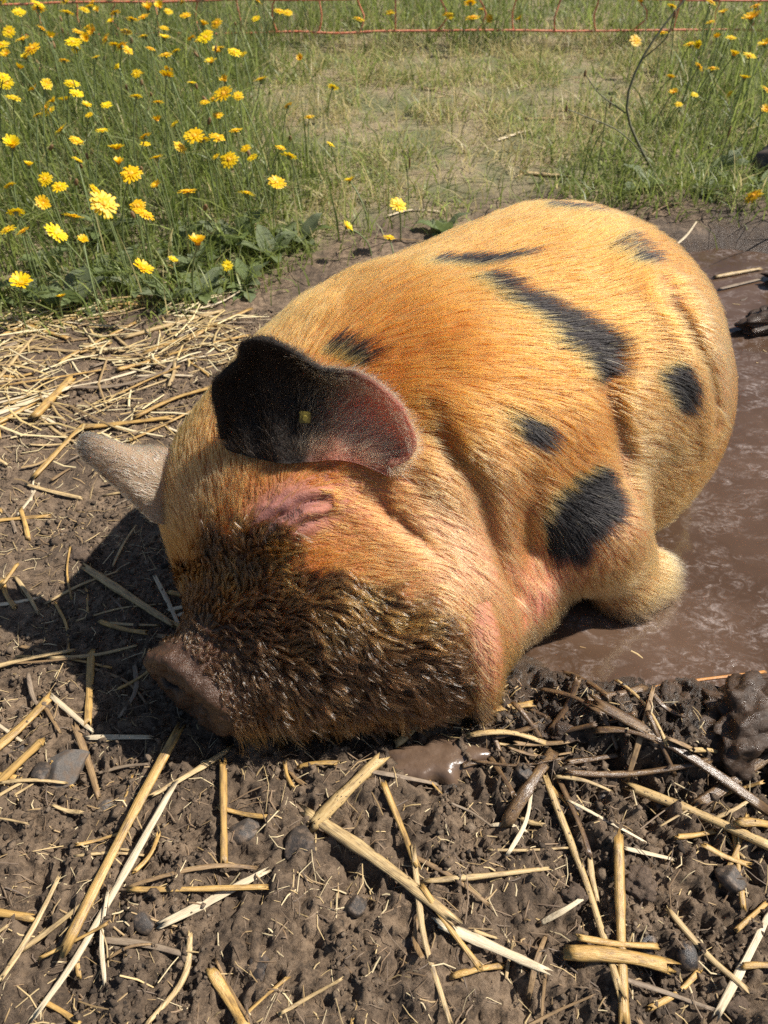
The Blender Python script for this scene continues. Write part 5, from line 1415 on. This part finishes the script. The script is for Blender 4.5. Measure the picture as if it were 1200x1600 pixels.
for x, y in ((-0.37, 1.42), (-0.30, 1.47), (-0.44, 1.40), (-0.52, 1.44), (-0.60, 1.40), (-0.70, 1.42), (-0.26, 1.60), (-0.20, 1.68), (-0.40, 1.52), (-0.56, 1.53), (-0.72, 1.54), (-0.33, 1.66), (-0.82, 1.40), (-0.46, 1.62), (-0.64, 1.66)):
    rosette(x + mrng.uniform(-0.02, 0.02), y + mrng.uniform(-0.02, 0.02), mrng.uniform(0.06, 0.10), int(mrng.integers(7, 11)), 'broad leaved green plant ' + ('at the edge of the straw litter' if y < 1.43 else 'under the first yellow flowers' if y < 1.56 else 'among the meadow grass by the bare ground'), 'broad leaved plants below the flowers, ' + ('straw edge' if y < 1.43 else 'under flowers' if y < 1.56 else 'in grass'))
for x, y in ((0.78, 1.86), (0.93, 1.90), (0.66, 1.93), (1.08, 1.84), (0.86, 2.02), (0.14, 1.72)):
    rosette(x, y, mrng.uniform(0.06, 0.09), int(mrng.integers(6, 10)), 'small leafy plant on the muddy bank behind the pig', 'leafy plants on the far bank')

# ------------------------------------------------------------------ yellow flowers, one by one
pet = Mat('petal')
poi = pet.n('ShaderNodeObjectInfo').outputs['Random']
pcol = pet.mix(poi, (0.86, 0.66, 0.006), (0.86, 0.52, 0.005))
pbs = pet.bsdf(Base_Color=pcol, Roughness=0.5)
ptr = pet.n('ShaderNodeBsdfTranslucent'); pet.l(pcol, ptr.inputs['Color'])
pms = pet.n('ShaderNodeMixShader'); pms.inputs[0].default_value = 0.3
pet.l(pbs.outputs[0], pms.inputs[1]); pet.l(ptr.outputs[0], pms.inputs[2])
PETAL = pet.done(pms.outputs[0])
cen = Mat('flower_centre'); CENTRE = cen.done(cen.bsdf(Base_Color=(0.78, 0.36, 0.008), Roughness=0.6).outputs[0])
stm = Mat('flower_stem'); STEM = stm.done(stm.bsdf(Base_Color=(0.16, 0.20, 0.075), Roughness=0.5).outputs[0])
def petals_mesh(open_, seed):
    r_ = random.Random(seed); V = []; F = []
    for ring, (cnt, rad, el) in enumerate(((19, 1.0, 0.04), (15, 0.74, 0.22), (9, 0.45, 0.45))):
        for i in range(cnt):
            a = 2 * math.pi * (i + 0.5 * ring) / cnt + r_.uniform(-0.10, 0.10)
            e = el + (1 - open_) * 1.05 + r_.uniform(-0.10, 0.10); L = rad * r_.uniform(0.85, 1.1)
            w = 0.105 * rad ** 0.4
            ca, sa = math.cos(a), math.sin(a); b = len(V)
            for t, wk, drop in ((0.08, 0.5, 0), (0.55, 1.0, 0.03), (0.93, 0.92, -0.01), (1.0, 0.45, -0.05)):
                rr = L * t * math.cos(e); zz = L * t * math.sin(e) + drop * open_
                for s in (-1, 1):
                    V.append((ca * rr - sa * s * w * wk, sa * rr + ca * s * w * wk, zz + 0.02 * ring))
            for q in range(3): F.append((b + 2 * q, b + 2 * q + 1, b + 2 * q + 3, b + 2 * q + 2))
    return new_mesh('petals', V, F, PETAL, smooth=False)
PET = [petals_mesh(1.0, 1), petals_mesh(0.9, 2), petals_mesh(0.62, 3), petals_mesh(0.30, 4)]
bm = bmesh.new(); bmesh.ops.create_icosphere(bm, subdivisions=2, radius=1.0)
for v in bm.verts: v.co = Vector((v.co.x * 0.26, v.co.y * 0.26, 0.12 + v.co.z * 0.16)) * (1 + 0.12 * math.sin(v.co.x * 40) * math.sin(v.co.y * 37))
cme_ = bpy.data.meshes.new('flower_centre'); bm.to_mesh(cme_); bm.free(); cme_.materials.append(CENTRE)
bm = bmesh.new(); bmesh.ops.create_cone(bm, cap_ends=True, segments=10, radius1=0.16, radius2=0.30, depth=0.42)
for v in bm.verts: v.co.z -= 0.19
bmesh.ops.bevel(bm, geom=bm.edges[:], offset=0.04, segments=1, affect='EDGES')
sep = bpy.data.meshes.new('sepals'); bm.to_mesh(sep); bm.free(); sep.materials.append(STEM)
def stem_mesh(dx, dy, h, r):
    pts = [(0, 0, -0.01), (dx * 0.15, dy * 0.15, h * 0.4), (dx * 0.55, dy * 0.55, h * 0.78), (dx, dy, h)]
    V, F = tube_mesh(pts, [r * 1.1, r, r * 0.9, r * 0.85], 5, 8)
    return new_mesh('stem', V, F, STEM)
def flower(x, y, h, r, label, group, kind=None):
    r = r * 1.15
    dx, dy = mrng.normal(0, 0.03), mrng.normal(0.0, 0.03)
    bx, by = x - dx, y - dy
    gz_ = float(ground_z(bx, by))
    k = kind if kind is not None else int(mrng.choice(4, p=(0.42, 0.30, 0.18, 0.10)))
    if group is not None:
        st_ = ('wide open', 'open', 'half open', 'nearly closed')[k]
        if group == 'yellow flowers of the meadow':
            wh = ('low at the bare earth edge', 'on a short stem above the broad leaves', 'on a tall stem in the thick of the meadow', 'deep in the far meadow grass')[0 if h < 0.105 else 1 if y < 1.75 else 2 if y < 2.3 else 3]
            label = st_ + ' yellow flower ' + wh; group = group + ', ' + st_ + ', ' + wh
        else: label = st_ + ' ' + label; group = group + ', ' + st_
    e = empty('yellow_flower', (bx, by, gz_)); tag(e, label, 'flower', group)
    obj('stem', stem_mesh(dx, dy, h - gz_, 0.0017), e)
    tilt = Euler((mrng.normal(0.28, 0.30), mrng.normal(0.10, 0.30), mrng.uniform(0, 6.28)))
    for nm, me in (('petals', PET[k]), ('flower_centre', cme_), ('sepals', sep)):
        if r < 0.013 and nm == 'flower_centre': continue
        o = obj(nm, me, e); o.location = (dx, dy, h - gz_); o.rotation_euler = tilt; o.scale = (r, r, r)
    return e
for f in FLOWERS_MEADOW: flower(*f, 'yellow many petalled flower on a thin stem in the tall meadow grass', 'yellow flowers of the meadow')
for f in FLOWERS_NET: flower(*f, 'yellow flower in the grass behind the orange netting', 'yellow flowers behind the netting')
for f in FLOWERS_WEEDS: flower(*f, 'yellow flower in the weeds beside the tall bare stem', 'yellow flowers by the bare stem')
for f in FLOWER_PUDDLE: flower(*f, 'lone low yellow flower over the mud by the black rock', None, 0)
# more blooms filling the deep meadow, and spent brown heads
bud_m = Mat('spent_bud'); BUD = bud_m.done(bud_m.bsdf(Base_Color=(0.20, 0.115, 0.045), Roughness=0.7).outputs[0])
bm = bmesh.new(); bmesh.ops.create_icosphere(bm, subdivisions=2, radius=1.0)
for v in bm.verts: v.co = Vector((v.co.x * 0.42, v.co.y * 0.42, v.co.z * 0.8 + (0.15 if v.co.z > 0.5 else 0)))
budme = bpy.data.meshes.new('bud'); bm.to_mesh(budme); bm.free(); budme.materials.append(BUD)
made = 0
while made < 105:
    x = mrng.uniform(-2.0, -0.30); y = mrng.uniform(1.75, 3.6)
    if abs(x) > 0.40 * (y + 0.75) + 0.1 or lush(x, y) < 0.6: continue
    flower(x, y, mrng.uniform(0.14, 0.30), mrng.uniform(0.013, 0.019), 'yellow many petalled flower on a thin stem in the tall meadow grass', 'yellow flowers of the meadow'); made += 1
made = 0
while made < 40:
    x = mrng.uniform(-1.5, -0.2); y = mrng.uniform(1.45, 3.0)
    if abs(x) > 0.40 * (y + 0.75) + 0.1 or lush(x, y) < 0.5: continue
    h = mrng.uniform(0.10, 0.26); dx, dy = mrng.normal(0, 0.03, 2)
    e = empty('spent_flower', (x, y, float(ground_z(x, y)))); tag(e, 'closed brown spent flower head on a thin stem in the meadow', 'flower', 'spent flower heads')
    obj('stem', stem_mesh(dx, dy, h, 0.001), e)
    o = obj('bud', budme, e); o.location = (dx, dy, h); s = mrng.uniform(0.007, 0.011); o.scale = (s, s, s); o.rotation_euler = (mrng.normal(0, 0.3), mrng.normal(0, 0.3), 0)
    made += 1

# ------------------------------------------------------------------ tall bare weed stem with side shoots, right of the trampled ground
def world_tube(name, pts, rad, mat, parent, org, ns=6, n=16):
    V, F = tube_mesh(np.array(pts) - np.array(org), rad, ns, n)
    return obj(name, new_mesh(name, V, F, mat), parent)
wsm = Mat('weed_stem'); WSTEM = wsm.done(wsm.bsdf(Base_Color=(0.13, 0.125, 0.065), Roughness=0.6).outputs[0])
org = (0.71, 2.02, float(ground_z(0.71, 2.02)))
e = empty('weed', org); tag(e, 'tall bare curving weed stem with side shoots on the bank behind the pig', 'weed')
world_tube('stem', [org, (0.66, 2.03, 0.06), (0.600, 2.05, 0.16), (0.620, 2.08, 0.26), (0.70, 2.12, 0.37), (0.80, 2.16, 0.46)], [0.004, 0.0034, 0.0026, 0.0018], WSTEM, e, org)
for p in ([(0.66, 2.03, 0.06), (0.58, 2.02, 0.12), (0.50, 2.02, 0.15), (0.44, 2.00, 0.175)], [(0.60, 2.05, 0.15), (0.53, 2.06, 0.19), (0.485, 2.06, 0.235)], [(0.70, 2.12, 0.37), (0.705, 2.14, 0.43), (0.70, 2.15, 0.47)], [(0.62, 2.08, 0.26), (0.66, 2.06, 0.31), (0.665, 2.05, 0.36)]):
    sh = world_tube('side_shoot', p, [0.0018, 0.0012], WSTEM, e, org, 5, 8)
    o = obj('bud', budme, sh); o.location = np.array(p[-1]) - np.array(org); o.scale = (0.008, 0.008, 0.010)
for i, (x, y, h) in enumerate(((0.52, 2.03, 0.12), (0.56, 2.06, 0.17), (0.82, 1.93, 0.13), (0.06, 1.85, 0.10), (0.95, 2.05, 0.2))):
    e = empty('seed_stalk', (x, y, float(ground_z(x, y)))); tag(e, 'thin upright stalk with a dark seed head behind the pig', 'weed', 'seed stalks behind the pig')
    obj('stem', stem_mesh(mrng.normal(0, 0.02), 0.0, h, 0.0015), e)
    o = obj('seed_head', budme, e); o.location = (0, 0, h); o.scale = (0.006, 0.006, 0.016)
o = straw([(0.375, 1.72), (0.378, 1.735)], 0.012, 'g', 'short upright straw stub poking from the trampled ground')

# ------------------------------------------------------------------ orange electric netting across the meadow
tw = Mat('netting_twine')
tpos = tw.n('ShaderNodeTexCoord').outputs['Object']
TW = tw.done(tw.bsdf(Base_Color=tw.ramp(tw.noise(90, 3, 0.6, tpos).outputs[0], [(0.3, (0.60, 0.14, 0.065)), (0.7, (0.82, 0.33, 0.20))]).outputs[0], Roughness=0.55).outputs[0])
NY = 3.30
e = empty('netting_fence', (0, NY, 0)); tag(e, 'orange electric netting fence strung across the back of the meadow', 'fence')
rows = [0.035, 0.134, 0.24, 0.36, 0.50, 0.65, 0.82]
nx_ = np.linspace(-2.6, 2.6, 60)
def sag(x, z): return z + 0.012 * np.sin(np.asarray(x) * 1.3 + z * 9) * (1 if z > 0.06 else 0.5) + 0.004 * vnoise(np.asarray(x) * 6, np.full(np.shape(x), z * 30), seed=181)
for z in rows:
    zz = sag(nx_, z); yy = 0.01 * vnoise(nx_ * 2, nx_ * 0 + z * 10, seed=182)
    V, F = tube_mesh(np.stack([nx_, yy, zz], 1), [0.0042, 0.0042], 6, 120)
    obj('strand', new_mesh('strand', V, F, TW), e)
for i, x in enumerate(np.arange(-2.45, 2.5, 0.147)):
    pts = []
    for j, z in enumerate(rows):
        zz = float(sag(np.array([x]), z)[0]); pts.append((x + 0.008 * math.sin(i * 2.1 + j), 0.0, zz))
        if j < len(rows) - 1: pts.append((x + mrng.normal(0, 0.020), mrng.normal(0, 0.01), zz + (rows[j + 1] - z) * 0.5))
    V, F = tube_mesh(pts, [0.0030, 0.0030], 5, 30)
    obj('upright_string', new_mesh('upright_string', V, F, TW), e)
pm = Mat('netting_post'); PM = pm.done(pm.bsdf(Base_Color=(0.6, 0.6, 0.58), Roughness=0.5).outputs[0])
for x in (-2.6, 2.6):
    V, F = tube_mesh([(x, 0.012, -0.15), (x, 0.012, 0.4), (x, 0.012, 0.95)], [0.008, 0.007, 0.006], 8, 8)
    obj('post', new_mesh('post', V, F, PM), e)
